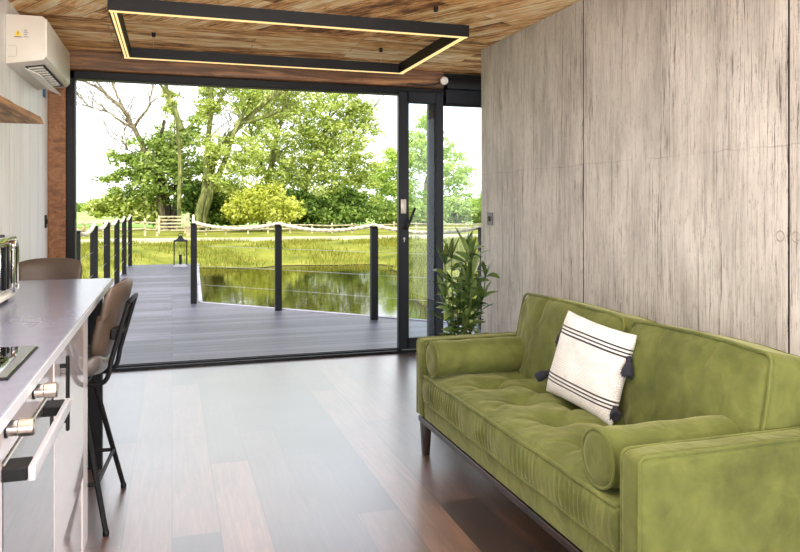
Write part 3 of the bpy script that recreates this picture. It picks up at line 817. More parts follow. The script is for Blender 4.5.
for tx, ty in tuft:
    quick('button', lambda b: lathe(b, [(.002, .004), (.009, .003), (.012, 0), (.010, -.004)], 12, Matrix.Translation((tx, ty, .428 + .020 - .067))), M['velvet'], sc_)
# back cushions
def back_cushion(y0, y1, seed):
    W = y1 - y0; H = .43; T = .20
    mx = Matrix.Translation((1.845, (y0 + y1) / 2, .605)) @ Matrix.Rotation(R(11), 4, 'Y')
    def fn(o, nn):
        x, y, z = o
        u = 2 * y / W; v = 2 * z / H
        puff = (1 - abs(u) ** 4) * (1 - abs(v) ** 4)
        s = 1 if x > 0 else -1
        x += s * abs(nn[0]) * .032 * puff
        # gathers that run in from the corners and edges
        for (cu, cv, ang) in ((-1, 1, -40), (1, 1, -140), (-1, -1, 40), (1, -1, 140), (-.35, 1.0, -80), (.45, 1.0, -100)):
            dx, dz = y - cu * W / 2, z - cv * H / 2
            a = R(ang); l = dx * math.cos(a) + dz * math.sin(a); p = -dx * math.sin(a) + dz * math.cos(a)
            if l > 0: x -= s * abs(nn[0]) * .024 * math.exp(-(p / .02) ** 2) * math.exp(-l / .13) * min(1, l / .03)
        x += .010 * s * abs(nn[0]) * mnoise.noise((y * 7 + seed, z * 5, seed)) + .005 * s * abs(nn[0]) * mnoise.noise((y * 17 + seed, z * 9, seed))
        k = 1 - .02 * (1 - abs(v) ** 2)
        z += abs(nn[2]) * (.010 * (1 - u * u) * (1 if z > 0 else -1) + .005 * mnoise.noise((y * 8, seed, 2)))
        y += abs(nn[1]) * .008 * (1 - v * v) * (1 if y > 0 else -1)
        return np.array((x, y, z))
    bc = quick('back_cushion', lambda b: softbox(b, (-T/2, -W/2, -H/2), (T/2, W/2, H/2), .042, (6, 44, 26), fn, mx), M['velvet'], sofa, smooth=80)
    for xs in (-1, 1):
        o = rrect(W - .012, H - .012, .03)
        def pp(b):
            pts = []
            for i in range(len(o)):
                a, c = o[i], o[(i + 1) % len(o)]
                k = max(1, int(math.hypot(c[0]-a[0], c[1]-a[1]) / .04))
                for j in range(k):
                    q = (a[0] + (c[0]-a[0]) * j / k, a[1] + (c[1]-a[1]) * j / k)
                    u = 2 * q[0] / W; v = 2 * q[1] / H
                    dz = (.010 * (1 - u*u) + .005 * mnoise.noise((q[0] * 8, seed, 2))) * (1 if v > 0 else -1) if abs(v) > .85 else 0
                    dy = .008 * (1 - v*v) * (1 if u > 0 else -1) if abs(u) > .93 else 0
                    pts.append(mx @ Vector((xs * (T/2 - .012), q[0] + dy, q[1] + dz)))
            tube(b, pts, .0065, 7, True)
        quick('piping', pp, M['velvet'], bc)
back_cushion(1.812, 2.545, 1.7)
back_cushion(2.585, 3.495, 5.2)
# bolsters
def bolster(y, label, zc):
    t = thing('bolster_cushion', label, 'cushion', (1.25, y, zc - .086), 0, 'sofa bolsters')
    Rr = .089; L = .59
    prof = [(.002, .006), (.03, .002), (.06, .0), (Rr - .012, .004), (Rr, .014)] + [(Rr + .002 * math.sin(k * 1.7), .014 + (L - .028) * k / 12) for k in range(1, 12)] + [(Rr, L - .014), (Rr - .012, L - .004), (.05, L), (.002, L - .006)]
    mx = Matrix.Translation((1.237, y, zc)) @ Matrix.Rotation(R(90), 4, 'Y')
    bd = quick('cover', lambda b: lathe(b, prof, 36, mx), M['velvet'], t, smooth=60)
    for xx in (.008, L - .008):
        quick('piping', lambda b: tube(b, [(1.237 + xx, y + (Rr - .002) * math.cos(2*PI*k/36), zc + (Rr - .002) * math.sin(2*PI*k/36)) for k in range(36)], .0058, 6, True), M['velvet'], t)
bolster(3.42, 'green velvet bolster against the far sofa arm beside the plant', .525)
bolster(1.932, 'green velvet bolster against the near sofa arm at the front of the picture', .525)
# scatter cushion
pc = thing('scatter_cushion', 'white knitted cushion with dark stripes and tassels leaning on the sofa back', 'cushion', (1.665, 2.655, .45))
PMX = Matrix.Translation((1.665, 2.655, .630)) @ Matrix.Rotation(R(7), 4, 'Z') @ Matrix.Rotation(R(5.5), 4, 'X') @ Matrix.Rotation(R(15), 4, 'Y')
PW, PHt, PT = .43, .372, .062
def pillow_surf(u, v, s):
    e = (max(0, 1 - u ** 4) * max(0, 1 - v ** 4)) ** .55
    y = PW / 2 * u * (1 - .055 * (1 - v * v)) ; z = PHt / 2 * v * (1 - .055 * (1 - u * u))
    return Vector((s * (PT * e + .004 * mnoise.noise((u * 3, v * 3, s)) * e), y, z))
pbm = bm_new()
n = 44; g = {}
for s in (-1, 1):
    for i in range(n + 1):
        for j in range(n + 1):
            u, v = math.sin((-1 + 2*i/n) * PI/2), math.sin((-1 + 2*j/n) * PI/2)
            g[s, i, j] = pbm.verts.new(pillow_surf(u, v, s) + Vector((s * .0008, 0, 0)))
for s in (-1, 1):
    for i in range(n):
        for j in range(n): pbm.faces.new([g[s, i, j], g[s, i+1, j], g[s, i+1, j+1], g[s, i, j+1]][::s])
bmesh.ops.remove_doubles(pbm, verts=pbm.verts, dist=.002)
cov = bpy.data.objects.new('cover', None)
bpy.data.objects.remove(cov)
cv = obj('cover', pbm, M['cushion'], None, 80)
cv.parent = pc; cv.matrix_basis = wm(pc).inverted() @ PMX
def tassel(u, v, droop):
    base = PMX @ Vector((-.004, PW / 2 * u * .985, PHt / 2 * v))
    d = droop.normalized()
    def f(b):
        mx = Matrix.Translation(base) @ d.to_track_quat('Z', 'Y').to_matrix().to_4x4()
        lathe(b, [(.002, -.004), (.010, 0), (.013, .008), (.012, .016), (.008, .020), (.012, .026), (.019, .045), (.023, .064), (.020, .074), (.004, .072)], 14, mx)
        for k in range(18):
            a = 2 * PI * k / 18 + .1; r1 = random.uniform(.014, .024)
            p0 = mx @ Vector((.009 * math.cos(a), .009 * math.sin(a), .021)); p1 = mx @ Vector((.018 * math.cos(a), .018 * math.sin(a), .045)); p2 = mx @ Vector((r1 * math.cos(a), r1 * math.sin(a), random.uniform(.07, .086)))
            tube(b, [p0, p1, p2], .0028, 5)
    quick('tassel', f, M['tassel'], pc, label='dark navy tassel')
tassel(1.0, -.52, Vector((-.4, .55, -.35)))
tassel(-1.0, .52, Vector((-.35, -.25, -1)))
tassel(-1.0, -.60, Vector((-.5, -.75, -.15)))
tassel(1.0, .52, Vector((.1, .5, -1)))

# ------------------------------------------------------------------ house plant
PX, PY = 1.80, 4.42
pl = thing('potted_plant', 'leafy green houseplant standing between the sofa end and the glass door', 'plant', (PX, PY, 0))
quick('pot', lambda b: lathe(b, [(.10, 0), (.115, .02), (.14, .26), (.145, .28), (.13, .28), (.125, .24), (.004, .24)], 28, Matrix.Translation((PX, PY, 0))), M['pot'], pl)
quick('soil', lambda b: lathe(b, [(.126, .238), (.1, .25), (.004, .255)], 20, Matrix.Translation((PX, PY, 0))), M['soil'], pl)
lv, lf = [], []
def add_leaf(base, d, L, W, droop, side=None):
    d = d.normalized(); s = d.cross(Vector((0, 0, 1)));
    s = s.normalized() if s.length > .1 else Vector((1, 0, 0))
    if side is not None: s = (s * math.cos(side) + d.cross(s) * math.sin(side)).normalized()
    nrm = s.cross(d); k0 = len(lv); m = 7
    for i in range(m + 1):
        t = i / m; w = W * (math.sin(PI * min(1, t * .93 + .05)) ** .8) if i < m else .0008
        c = base + d * L * t + Vector((0, 0, -1)) * droop * L * t * t
        lv.append(c - s * w + nrm * w * .25); lv.append(c); lv.append(c + s * w + nrm * w * .25)
    for i in range(m):
        for q in (0, 1):
            a = k0 + i * 3 + q; lf.append((a, a + 1, a + 4, a + 3))
stems = []
for i in range(15):
    a = random.uniform(0, 2*PI); r0 = random.uniform(0, .05); top = random.uniform(.62, 1.0) if i else 1.02
    lean = random.uniform(.02, .13)
    p0 = Vector((PX + r0*math.cos(a), PY + r0*math.sin(a), .24)); p1 = Vector((PX + .02 + (r0 + lean)*math.cos(a), PY + (r0 + lean)*math.sin(a), top))
    if i == 0: p1 = Vector((PX + .05, PY, 1.0))
    stems.append(bez(p0, p0 + Vector((0, 0, .25)), p1 - Vector((0, 0, .2)), p1, 8))
    k = int((top - .35) / .042)
    for j in range(k):
        t = .35 + .65 * j / max(1, k - 1); b_ = stems[-1][min(8, int(t * 8))]
        ang = j * 2.4 + a
        dd = Vector((math.cos(ang), math.sin(ang), random.uniform(.25, .9)))
        add_leaf(b_, dd, random.uniform(.11, .18), random.uniform(.017, .027), random.uniform(.1, .5), random.uniform(-.7, .7))
    for j in range(3): add_leaf(stems[-1][8], Vector((math.cos(j*2.1+a)*.45, math.sin(j*2.1+a)*.45, 1)), random.uniform(.13, .19), .021, .05, random.uniform(-.8, .8))
quick('stems', lambda b: [tube(b, s, .006, 6, radii=[.008 - .0005*k for k in range(9)]) for s in stems], M['stem'], pl)
o = raw('foliage', np.array([tuple(v) for v in lv]), lf, M['house_leaf'], pl)
o.data.polygons.foreach_set('use_smooth', [True] * len(o.data.polygons))

# ------------------------------------------------------------------ deck and railings
ZD = -.005
deck_pts = [(-.95, YG + .09), (-.95, 16.75), (.52, 16.75), (.345, 10.02), (3.45, 6.93), (5.2, 6.93), (5.2, YG + .09)]
struct(quick('deck', lambda b: prism(b, deck_pts, -.16, ZD, 'Z'), M['deck'], smooth=None))
def etrim(b):
    def strip(a, c, w=.05):
        a = Vector(a + (0,)); c = Vector(c + (0,)); d = (c - a); L = d.length
        mx = Matrix.Translation(a) @ Matrix.Rotation(math.atan2(d.y, d.x), 4, 'Z')
        box(b, (0, -w, -.2), (L, 0, ZD + .012), .003, 1, mx)
    strip((.565, 16.75), (.39, 10.05)); strip((.385, 10.05), (3.47, 6.98)); strip((3.47, 6.98), (5.2, 6.98)); strip((-.95, 6.3), (-.95, 16.75))
struct(quick('trim_5', etrim, M['edge_trim'], smooth=None))
PH = 1.06
def railing(name, label, pts, loc):
    t = thing(name, label, 'railing', loc)
    for (x, y) in pts:
        p = quick('post', lambda b: box(b, (x - .04, y - .04, -.2), (x + .04, y + .04, PH - .02), .006, 1), M['black'], t)
        quick('post_cap', lambda b: box(b, (x - .046, y - .046, PH - .02), (x + .046, y + .046, PH), .005, 1), M['frame_d'], p)
    for a, c in zip(pts, pts[1:]):
        A = Vector((*a, PH + .012)); C = Vector((*c, PH + .012)); L = (C - A).length
        m = int(L / .02)
        pr = [A.lerp(C, k / m) - Vector((0, 0, .075 * 4 * (k/m) * (1 - k/m))) for k in range(m + 1)]
        quick('rope', lambda b: tube(b, pr, .021, 9, twist=70, fl=.16, lobes=3), M['rope'], t)
        for z in (.25, .5, .76):
            quick('wire', lambda b: tube(b, [(a[0], a[1], z), (c[0], c[1], z)], .0025, 5), M['steel'], t)
railing('rope_railing', 'black post railing with sagging rope along the left side of the walkway',
        [(-.86, 7.37), (-.86, 9.05), (-.86, 10.8), (-.86, 12.7), (-.86, 14.6), (-.86, 16.6)], (-.86, 7.4, 0))
railing('rope_railing', 'black post railing with sagging rope following the deck edge above the pond',
        [(.445, 16.4), (.39, 14.4), (.335, 12.4), (.275, 9.98), (1.255, 9.0), (2.20, 7.97), (3.13, 7.03), (4.6, 7.03)], (1.3, 9, 0))
# lantern at the end of the walkway
lx, ly = .17, 16.0
ln = thing('lantern', 'tall black metal and glass lantern at the far end of the walkway', 'lantern', (lx, ly, ZD))
hw = .14
quick('base', lambda b: box(b, (lx - hw, ly - hw, ZD), (lx + hw, ly + hw, ZD + .05), .005, 1), M['edge_trim'], ln)
def lfr(b):
    for sx in (-1, 1):
        for sy in (-1, 1):
            x, y = lx + sx * (hw - .012), ly + sy * (hw - .012); box(b, (x - .011, y - .011, .04), (x + .011, y + .011, .55))
    box(b, (lx - hw, ly - hw, .53), (lx + hw, ly + hw, .56), .004, 1)
quick('frame', lfr, M['black'], ln)
quick('pane', lambda b: [box(b, (lx - hw + .012, ly - hw + .01, .045), (lx + hw - .012, ly - hw + .014, .535)), box(b, (lx - hw + .012, ly + hw - .014, .045), (lx + hw - .012, ly + hw - .01, .535)),
    box(b, (lx - hw + .010, ly - hw + .014, .045), (lx - hw + .014, ly + hw - .014, .535)), box(b, (lx + hw - .014, ly - hw + .014, .045), (lx + hw - .010, ly + hw - .014, .535))], M['lantern_glass'], ln)
quick('cap', lambda b: [lathe(b, [(.15, .56), (.07, .60), (.06, .63), (.065, .64), (.01, .655)], 4, Matrix.Translation((lx, ly, 0)) @ Matrix.Rotation(R(45), 4, 'Z')),
    tube(b, [(lx + .05 * math.cos(PI*k/10), ly, .65 + .05 * math.sin(PI*k/10)) for k in range(11)], .006, 6)], M['black'], ln)
quick('candle', lambda b: lathe(b, [(.03, .045), (.03, .25), (.004, .255)], 14, Matrix.Translation((lx, ly, 0))), M['frame_d'], ln)

# ------------------------------------------------------------------ pond, banks, grass
POND = np.array([(-.1, 7.4), (-.1, 20.8), (.8, 22.2), (3, 22.6), (5.6, 22.4), (6.4, 21.2), (5.5, 17), (4.5, 13), (3.8, 10.2), (3.3, 7.4)])
def pond_sd(X, Y):
    X = np.asarray(X, float); Y = np.asarray(Y, float)
    d = np.full(X.shape, 1e9); inside = np.zeros(X.shape, bool); n = len(POND)
    for i in range(n):
        a, b = POND[i], POND[(i + 1) % n]; e = b - a
        t = np.clip(((X - a[0]) * e[0] + (Y - a[1]) * e[1]) / (e @ e), 0, 1)
        d = np.minimum(d, np.hypot(X - a[0] - t * e[0], Y - a[1] - t * e[1]))
        c = ((a[1] > Y) != (b[1] > Y)) & (X < (b[0] - a[0]) * (Y - a[1]) / (b[1] - a[1] + 1e-12) + a[0]); inside ^= c
    return np.where(inside, -d, d)
def gh(X, Y):
    d = pond_sd(X, Y)
    d = d + .25 * np.sin(X * 2.1 + Y * .7) + .18 * np.sin(Y * 1.9 - X)
    s = np.clip(d / 4.5, 0, 1); s = s * s * (3 - 2 * s)
    h = -.66 + .42 * s + np.where(d < 0, np.maximum(d, -1.2) * .5, np.minimum(d, .3) * .25)
    h = h + .03 * np.sin(X * .9) * np.cos(Y * .6)
    return np.where(Y < 7.2, np.minimum(h, -.35), h)
xs = np.concatenate([np.linspace(-120, -12, 18)[:-1], np.linspace(-12, 22, 120), np.linspace(22, 120, 16)[1:]])
ys = np.concatenate([np.linspace(6.5, 30, 95)[:-1], np.linspace(30, 330, 40)])
GX, GY = np.meshgrid(xs, ys, indexing='ij'); GZ = gh(GX, GY)
ny_ = len(ys); I, J = np.meshgrid(np.arange(len(xs) - 1), np.arange(ny_ - 1), indexing='ij')
fq = np.stack([I*ny_+J, (I+1)*ny_+J, (I+1)*ny_+J+1, I*ny_+J+1], -1).reshape(-1, 4)
g_ = struct(raw('ground', np.stack([GX, GY, GZ], -1).reshape(-1, 3), fq, M['ground']))
g_.data.polygons.foreach_set('use_smooth', [True] * len(g_.data.polygons))
struct(quick('pond_water', lambda b: box(b, (-.6, 6.6, -.72), (8.2, 24, -.62)), M['water'], smooth=None))
def grass_mesh(name, n, region, hmin, hmax, wid, dens=None):
    X0, X1, Y0, Y1 = region
    X = rng.uniform(X0, X1, n * 4); Y = Y0 + (Y1 - Y0) * rng.uniform(0, 1, n * 4) ** 1.4
    d = pond_sd(X, Y) + .25 * np.sin(X * 2.1 + Y * .7)
    q = (ST * X + CT * Y); xr = (CT * X - ST * Y) / q
    keep = (d > .02) & (xr > -.50) & (xr < .16) & ~((X > -1.05) & (X < .5) & (Y < 17)) & ~((Y < 10.4) & (X < 3.6)) & ~(Y < 7.3)
    keep &= (np.sin(X * 1.7 + 1.3 * np.sin(Y)) * .5 + .5 > rng.uniform(0, 1, len(X)) * .8)
    X, Y = X[keep][:n], Y[keep][:n]; Z = gh(X, Y); m = len(X)
    h = rng.uniform(hmin, hmax, m); a = rng.uniform(0, 2*PI, m); ln_ = rng.uniform(.1, .5, m) * h; b = rng.uniform(0, 2*PI, m)
    w = rng.uniform(.5, 1, m) * wid * (.5 + Y / 22)
    P = np.stack([X, Y, Z - .03], -1); W = np.stack([np.cos(a) * w, np.sin(a) * w, 0*w], -1)
    mid = P + np.stack([np.cos(b) * ln_ * .3, np.sin(b) * ln_ * .3, h * .6], -1); tip = P + np.stack([np.cos(b) * ln_, np.sin(b) * ln_, h], -1)
    V = np.stack([P - W, P + W, mid + W * .7, mid - W * .7, tip + W * .15, tip - W * .15], 1).reshape(-1, 3)
    k = np.arange(m) * 6
    Fq = np.concatenate([np.stack([k, k+1, k+2, k+3], -1), np.stack([k+3, k+2, k+4, k+5], -1)])
    return raw(name, V, Fq, M['grass'], kind='stuff')
tag(grass_mesh('bank_grass', 34000, (-9, 13, 7.3, 30), .05, .20, .008), 'long yellow green grass growing on the pond banks', 'grass')
tag(grass_mesh('reeds', 5200, (3.4, 10, 8, 22), .2, .55, .009), 'taller pale reeds on the right bank of the pond', 'reeds')

# hills beyond
hv, hf = [], []
hx = np.linspace(-220, 260, 60)
for i, x in enumerate(hx):
    z = 3.2 + 1.6 * mnoise.noise((x * .012, 0, 0)) + .8 * mnoise.noise((x * .05, 4, 0))
    hv += [(x, 320, -4), (x, 322, z)]
    if i: k = 2 * i; hf.append((k - 2, k, k + 1, k - 1))
struct(raw('hills', hv, hf, M['hill']))

# ------------------------------------------------------------------ fences and gate
def g1(x, y): return float(gh(np.array([x]), np.array([y]))[0])
def fence(label, Y, xs_px, rails, hpost, w=.055):
    t = thing('timber_fence', label, 'fence', (px(xs_px[0], Y), Y, -.25))
    P = [(px(x, Y), Y) for x in xs_px]
    for (x, y) in P:
        z = g1(x, y)
        quick('post', lambda b: box(b, (x - w, y - w, z - .2), (x + w, y + w, z + hpost + random.uniform(-.05, .05)), .01, 1), M['fence_wood'], t)
    for zr in rails:
        def rl(b):
            for (a, c) in zip(P, P[1:]):
                tube(b, [(a[0], a[1] - w - .02, g1(*a) + zr), (c[0], c[1] - w - .02, g1(*c) + zr + random.uniform(-.03, .03))], .032, 6)
        quick('rail', rl, M['fence_wood'], t)
fence('pale post and rail fence across the field at the left, behind the walkway', 36, [40, 62, 84, 104, 124, 145, 157], (.30, .62), .82)
fence('pale low post and rail fence running behind the pond below the trees', 37, [190, 206, 226, 248, 268, 290, 312, 332, 352, 372, 394, 416, 440, 466, 492, 515], (.22, .42), .52, .045)
gt = thing('field_gate', 'pale five bar timber gate standing at the end of the walkway path', 'gate', (px(171, 36), 36, -.25))
ga, gb = px(158, 36), px(186, 36); gz = g1(ga, 36)
for i in range(5):
    quick('bar', lambda b: box(b, (ga, 35.93, gz + .22 + i * .16), (gb, 35.97, gz + .29 + i * .16), .005, 1), M['fence_wood'], gt)
for x in (ga, gb - .08): quick('stile', lambda b: box(b, (x, 35.90, gz + .1), (x + .09, 35.94, gz + .95), .005, 1), M['fence_wood'], gt)
quick('post', lambda b: box(b, (gb + .02, 35.9, gz - .2), (gb + .16, 36.04, gz + 1.08), .01, 1), M['fence_wood'], gt)

# ------------------------------------------------------------------ trees
def leaves(blobs, n, size, Y, depth=.9):
    """blobs: (x, y, rx, ry) in the picture's scale at depth Y, each filled with clumps of leaves"""
    tot = sum(b[2] * b[3] for b in blobs); C = []
    for bx, by, rx, ry in blobs:
        m = max(8, int(n * rx * ry / tot)); c = np.array(pt(bx, by, Y)); k = (ST * c[0] + CT * Y) / F
        nc = max(4, int(m / 55))
        d = rng.normal(size=(nc, 3)); d /= np.linalg.norm(d, axis=1)[:, None]; d *= (rng.uniform(.12, 1, nc) ** .42)[:, None]
        cc = c + d * np.array((rx * k, rx * k * depth, ry * k))
        sp = rng.uniform(.02, .075, nc) * max(rx, ry) * k + .16
        idx = rng.integers(0, nc, m)
        o = rng.normal(size=(m, 3)) * sp[idx][:, None] * np.array((1, 1, .55))
        C.append(cc[idx] + o)
    C = np.concatenate(C); m = len(C)
    a = rng.normal(size=(m, 3)); a[:, 2] *= .6; a /= np.linalg.norm(a, axis=1)[:, None]
    b = rng.normal(size=(m, 3)); b = np.cross(a, b); b /= np.linalg.norm(b, axis=1)[:, None]
    s = size * rng.uniform(.6, 1.35, m)[:, None]
    V = np.stack([C - a * s, C + b * s * .5, C + a * s, C - b * s * .5], 1).reshape(-1, 3)
    k = np.arange(m) * 4
    return V, np.stack([k, k+1, k+2, k+3], -1)
def limb(b, pix, Y, r0, r1, jit=.5):
    P = [pt(x, y, Y + random.uniform(-jit, jit)) for x, y in pix]
    if pix[0][1] > 212: P[0].z = g1(P[0].x, P[0].y) - .1
    Q = []
    for i in range(len(P) - 1):
        for k in range(4):
            t = k / 4; q = P[i].lerp(P[i+1], t)
            if k: q += Vector((random.uniform(-1, 1), random.uniform(-1, 1), random.uniform(-1, 1))) * .06
            Q.append(q)
    Q.append(P[-1]); m = len(Q)
    tube(b, Q, r0, 7, radii=[r0 + (r1 - r0) * i / (m - 1) for i in range(m)])
    return Q
def twig(b, p, d, L, r, depth):
    p = Vector(p); d = d.normalized(); pts = [p.copy()]; m = 4
    for i in range(m):
        d = (d + Vector((random.uniform(-.28, .28), random.uniform(-.2, .2), random.uniform(-.2, .24)))).normalized()
        p = p + d * L / m; pts.append(p.copy())
        if depth and i >= 1:
            e = (d + Vector((random.uniform(-.9, .9), random.uniform(-.6, .6), random.uniform(-.45, .7)))).normalized()
            twig(b, p, e, L * random.uniform(.45, .7), r * .55, depth - 1)
    tube(b, pts, r, 5, radii=[r * (1 - .6 * i / m) for i in range(m + 1)])
def tree(label, Y, limbs, blobs, n, size, bark, leaf, twigs=0, cat='tree', name='tree', depth=.9, twl=1.5, tw_depth=2, twr=.03):
    x0 = limbs[0][0][0][0] if limbs else blobs[0][0]
    X = px(x0, Y); t = thing(name, label, cat, (X, Y, g1(X, Y)))
    ends = []
    if limbs:
        b = bm_new()
        for (pix, r0, r1) in limbs: ends.append(limb(b, pix, Y, r0, r1))
        obj('trunk', b, bark, t)
    if twigs:
        b = bm_new()
        for q in ends:
            for k in range(twigs):
                i = random.randrange(len(q) // 3, len(q)); d = (q[i] - q[max(0, i - 2)]).normalized()
                twig(b, q[i], d + Vector((random.uniform(-.8, .8), random.uniform(-.4, .4), random.uniform(-.1, .6))), twl * random.uniform(.5, 1.1), twr, tw_depth)
        obj('branches', b, bark, t)
    if n:
        V, Fq = leaves(blobs, n, size, Y, depth); raw('crown', V, Fq, leaf, t)
    return t
# bare limbed tree at far left
tree('bare branched tree with thin leafless limbs against the white sky at the left', 44,
     [([(166, 218), (158, 190), (148, 160), (134, 128), (122, 108), (104, 92), (86, 82), (76, 74)], .22, .035),
      ([(134, 128), (122, 122), (108, 112), (92, 108), (80, 98)], .09, .02), ([(122, 108), (116, 92), (110, 76), (106, 62)], .08, .02),
      ([(146, 156), (128, 150), (124, 132), (127, 118)], .05, .015), ([(104, 92), (96, 80), (90, 66)], .05, .015), ([(134, 128), (150, 104), (152, 84), (144, 66)], .09, .02)],
     [], 0, .1, M['bark'], None, twigs=16, twl=2.0, twr=.030)
# leafy maple in front of it
tree('bushy mid green tree with dark forked trunk behind the walkway gate', 44,
     [([(168, 222), (166, 200), (160, 176), (158, 150), (164, 120)], .30, .08), ([(174, 222), (176, 196), (178, 170), (180, 140)], .22, .06)],
     [(170, 138, 20, 14), (150, 156, 30, 18), (180, 152, 30, 26), (132, 168, 24, 14), (160, 176, 36, 18), (196, 172, 22, 22), (142, 190, 28, 10), (120, 156, 14, 8), (182, 194, 26, 16), (190, 124, 16, 12), (112, 176, 12, 8)],
     13500, .12, M['dark_bark'], M['leaf_mid'])
# tall ivy-clad trunks
tree('tall ivy clad tree with thick pale leaning limbs beside the bushy green tree', 41,
     [([(196, 216), (206, 180), (218, 150), (240, 124), (262, 106), (290, 84)], .25, .09), ([(200, 216), (212, 186), (226, 158), (234, 132), (250, 100), (262, 70)], .20, .06),
      ([(206, 180), (208, 140), (212, 100), (206, 60)], .19, .09), ([(182, 130), (170, 104), (166, 84), (170, 60)], .18, .07), ([(178, 216), (180, 160), (176, 110), (160, 84), (152, 62)], .13, .05),
      ([(240, 124), (258, 120), (280, 112)], .10, .03), ([(212, 110), (226, 90), (238, 66)], .12, .04)],
     [(210, 104, 14, 26), (168, 100, 7, 18), (212, 150, 18, 18), (240, 96, 22, 18), (246, 150, 20, 18), (228, 176, 24, 20)], 8000, .10, M['ivy_bark'], M['leaf_light'], twigs=11, twl=2.2, twr=.032)
# big airy tree in the middle
tree('large airy yellow green tree filling the middle of the view beyond the pond', 48,
     [([(262, 222), (268, 180), (276, 140), (284, 104), (292, 78)], .26, .06), ([(300, 222), (306, 180), (318, 146), (330, 112)], .22, .05), ([(268, 180), (254, 150), (248, 116)], .14, .04), ([(306, 180), (340, 150), (362, 124)], .13, .04)],
     [(262, 104, 30, 22), (300, 96, 40, 18), (340, 106, 34, 20), (286, 130, 46, 26), (346, 136, 34, 22), (320, 160, 48, 26), (276, 168, 36, 22), (362, 168, 20, 20), (358, 112, 14, 10), (258, 74, 20, 12), (306, 190, 50, 20), (352, 192, 26, 20), (326, 82, 20, 10)],
     30000, .125, M['ivy_bark'], M['leaf_light'], twigs=16, twl=2.6, twr=.032)
# paler tree on the right behind the door
tree('pale green rounded tree seen mostly through the narrow glass door', 52,
     [([(424, 224), (426, 190), (430, 160), (432, 130)], .24, .06), ([(426, 190), (450, 170), (462, 150)], .12, .03)],
     [(400, 170, 24, 26), (428, 150, 24, 26), (452, 172, 24, 26), (404, 200, 30, 20), (440, 204, 40, 16), (430, 122, 12, 14), (384, 184, 20, 24), (470, 200, 16, 12)],
     19000, .125, M['bark'], M['leaf_pale'], twigs=3)
# shrubs along the far bank
def shrub(label, Y, blobs, n, size, leaf, cat='bush', name='shrub'):
    return tree(label, Y, [([(blobs[0][0], 226), (blobs[0][0], blobs[0][1])], .05, .02)], blobs, n, size, M['dark_bark'], leaf, 0, cat, name)
shrub('rounded golden green shrub in front of the large airy tree', 40, [(262, 204, 30, 16), (246, 212, 20, 12), (282, 210, 22, 14), (262, 192, 16, 10)], 8500, .12, M['leaf_yellow'])
shrub('dark green shrub below the leaning ivy clad limbs', 43, [(210, 208, 26, 14), (196, 196, 16, 18), (226, 198, 14, 16), (222, 216, 26, 9)], 6000, .14, M['leaf_dark'])
shrub('dark green undergrowth shrub below the large airy tree', 45, [(312, 210, 34, 14), (346, 206, 24, 16), (296, 200, 18, 12), (330, 216, 44, 9)], 8000, .14, M['leaf_dark'])
shrub('mid green shrub behind the left field fence', 45, [(128, 204, 24, 14), (104, 208, 16, 8), (146, 206, 18, 12), (150, 216, 26, 8)], 6000, .14, M['leaf_light'])
shrub('dense green shrub below the pale tree at the right', 50, [(392, 214, 26, 12), (420, 216, 26, 10), (450, 214, 26, 10), (478, 212, 22, 12), (506, 208, 20, 14)], 8000, .15, M['leaf_mid'])
shrub('small distant hedge bushes in the far left field', 120, [(72, 208, 14, 4), (94, 207, 16, 4), (112, 208, 12, 4), (50, 208, 14, 5)], 3000, .25, M['leaf_mid'])

# ------------------------------------------------------------------ world, lights, camera
wd = bpy.data.worlds.new('World'); scn.world = wd; wd.use_nodes = True
nt = wd.node_tree; nt.nodes.clear()
def wn(t, **kw):
    o = nt.nodes.new(t)
    for k, v in kw.items(): o.inputs[k].default_value = v
    return o
tc = wn('ShaderNodeTexCoord'); sp = wn('ShaderNodeSeparateXYZ'); nt.links.new(tc.outputs['Generated'], sp.inputs[0])
cr = wn('ShaderNodeValToRGB'); nt.links.new(sp.outputs[2], cr.inputs[0])
cr.color_ramp.elements[0].position = 0.0; cr.color_ramp.elements[0].color = (.93, .97, 1, 1)
cr.color_ramp.elements[1].position = .7; cr.color_ramp.elements[1].color = (.66, .80, 1, 1)
nz = wn('ShaderNodeTexNoise', Scale=3.0, Detail=5.0); nt.links.new(tc.outputs['Generated'], nz.inputs['Vector'])
c2 = wn('ShaderNodeValToRGB'); nt.links.new(nz.outputs[0], c2.inputs[0])
c2.color_ramp.elements[0].position = .40; c2.color_ramp.elements[1].position = .58
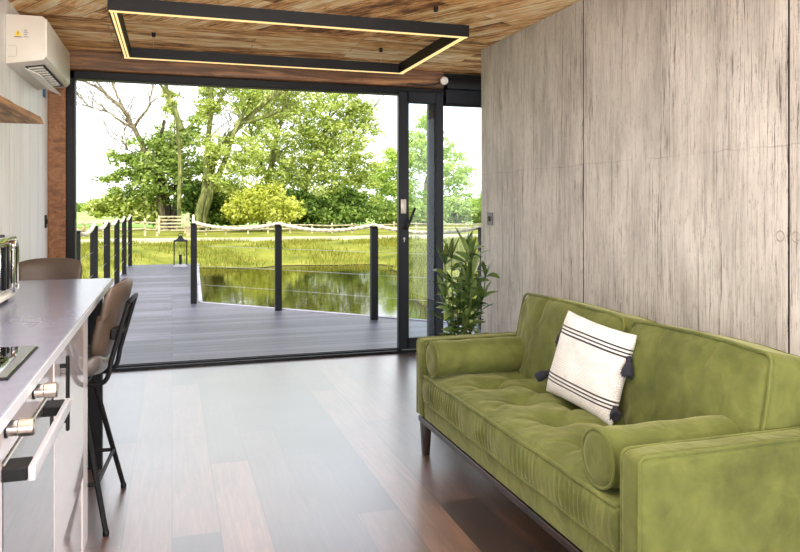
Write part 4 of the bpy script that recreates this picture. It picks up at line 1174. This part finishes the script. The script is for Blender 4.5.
mx = nt.nodes.new('ShaderNodeMix'); mx.data_type = 'RGBA'
nt.links.new(c2.outputs[0], mx.inputs[0]); nt.links.new(cr.outputs[0], mx.inputs[6]); mx.inputs[7].default_value = (1, 1, 1, 1)
bg = wn('ShaderNodeBackground', Strength=2.5); nt.links.new(mx.outputs[2], bg.inputs[0])
wo = wn('ShaderNodeOutputWorld'); nt.links.new(bg.outputs[0], wo.inputs[0])

def light(name, typ, loc, rot, energy, color=(1, 1, 1), **kw):
    d = bpy.data.lights.new(name, typ); d.energy = energy; d.color = color
    for k, v in kw.items(): setattr(d, k, v)
    o = bpy.data.objects.new(name, d); link(o); o.location = loc; o.rotation_euler = rot
    return o
light('sun', 'SUN', (0, -5, 12), (R(38), 0, R(-28)), 4.2, (1, .95, .84), angle=R(6))
light('ceiling_fill', 'AREA', (.35, 1.4, 2.44), (0, 0, 0), 80, (1, .98, .96), shape='RECTANGLE', size=1.5, size_y=3.0)
light('side_fill', 'AREA', (2.15, -.5, 1.45), (R(90), 0, R(66)), 145, (1, 1, 1), shape='RECTANGLE', size=1.6, size_y=1.6)  # added area light to brighten the left wall; no window stands here
light('ceiling_up_fill', 'SPOT', (.3, -1.6, .9), (R(114), 0, R(3)), 640, (1, .94, .84), spot_size=R(50), spot_blend=.8, shadow_soft_size=.5)  # added spot behind the camera, aimed up to brighten the ceiling
light('rear_fill', 'AREA', (.6, YB + .05, 1.35), (R(98), 0, 0), 150, (1, .99, .98), shape='RECTANGLE', size=2.8, size_y=2.1)  # added fill in front of the closed back wall, brightening the room

cam = bpy.data.cameras.new('camera'); co = bpy.data.objects.new('camera', cam); link(co)
co.location = (0, 0, HC); co.rotation_euler = (R(90), 0, -TH)
cam.sensor_width = 36; cam.lens = F / 800 * 36; cam.shift_y = -(276 - HY) / 800; cam.clip_start = .02; cam.clip_end = 1000
scn.camera = co
scn.view_settings.view_transform = 'Standard'; scn.view_settings.look = 'None'; scn.view_settings.exposure = 0.0; scn.view_settings.gamma = 1.0
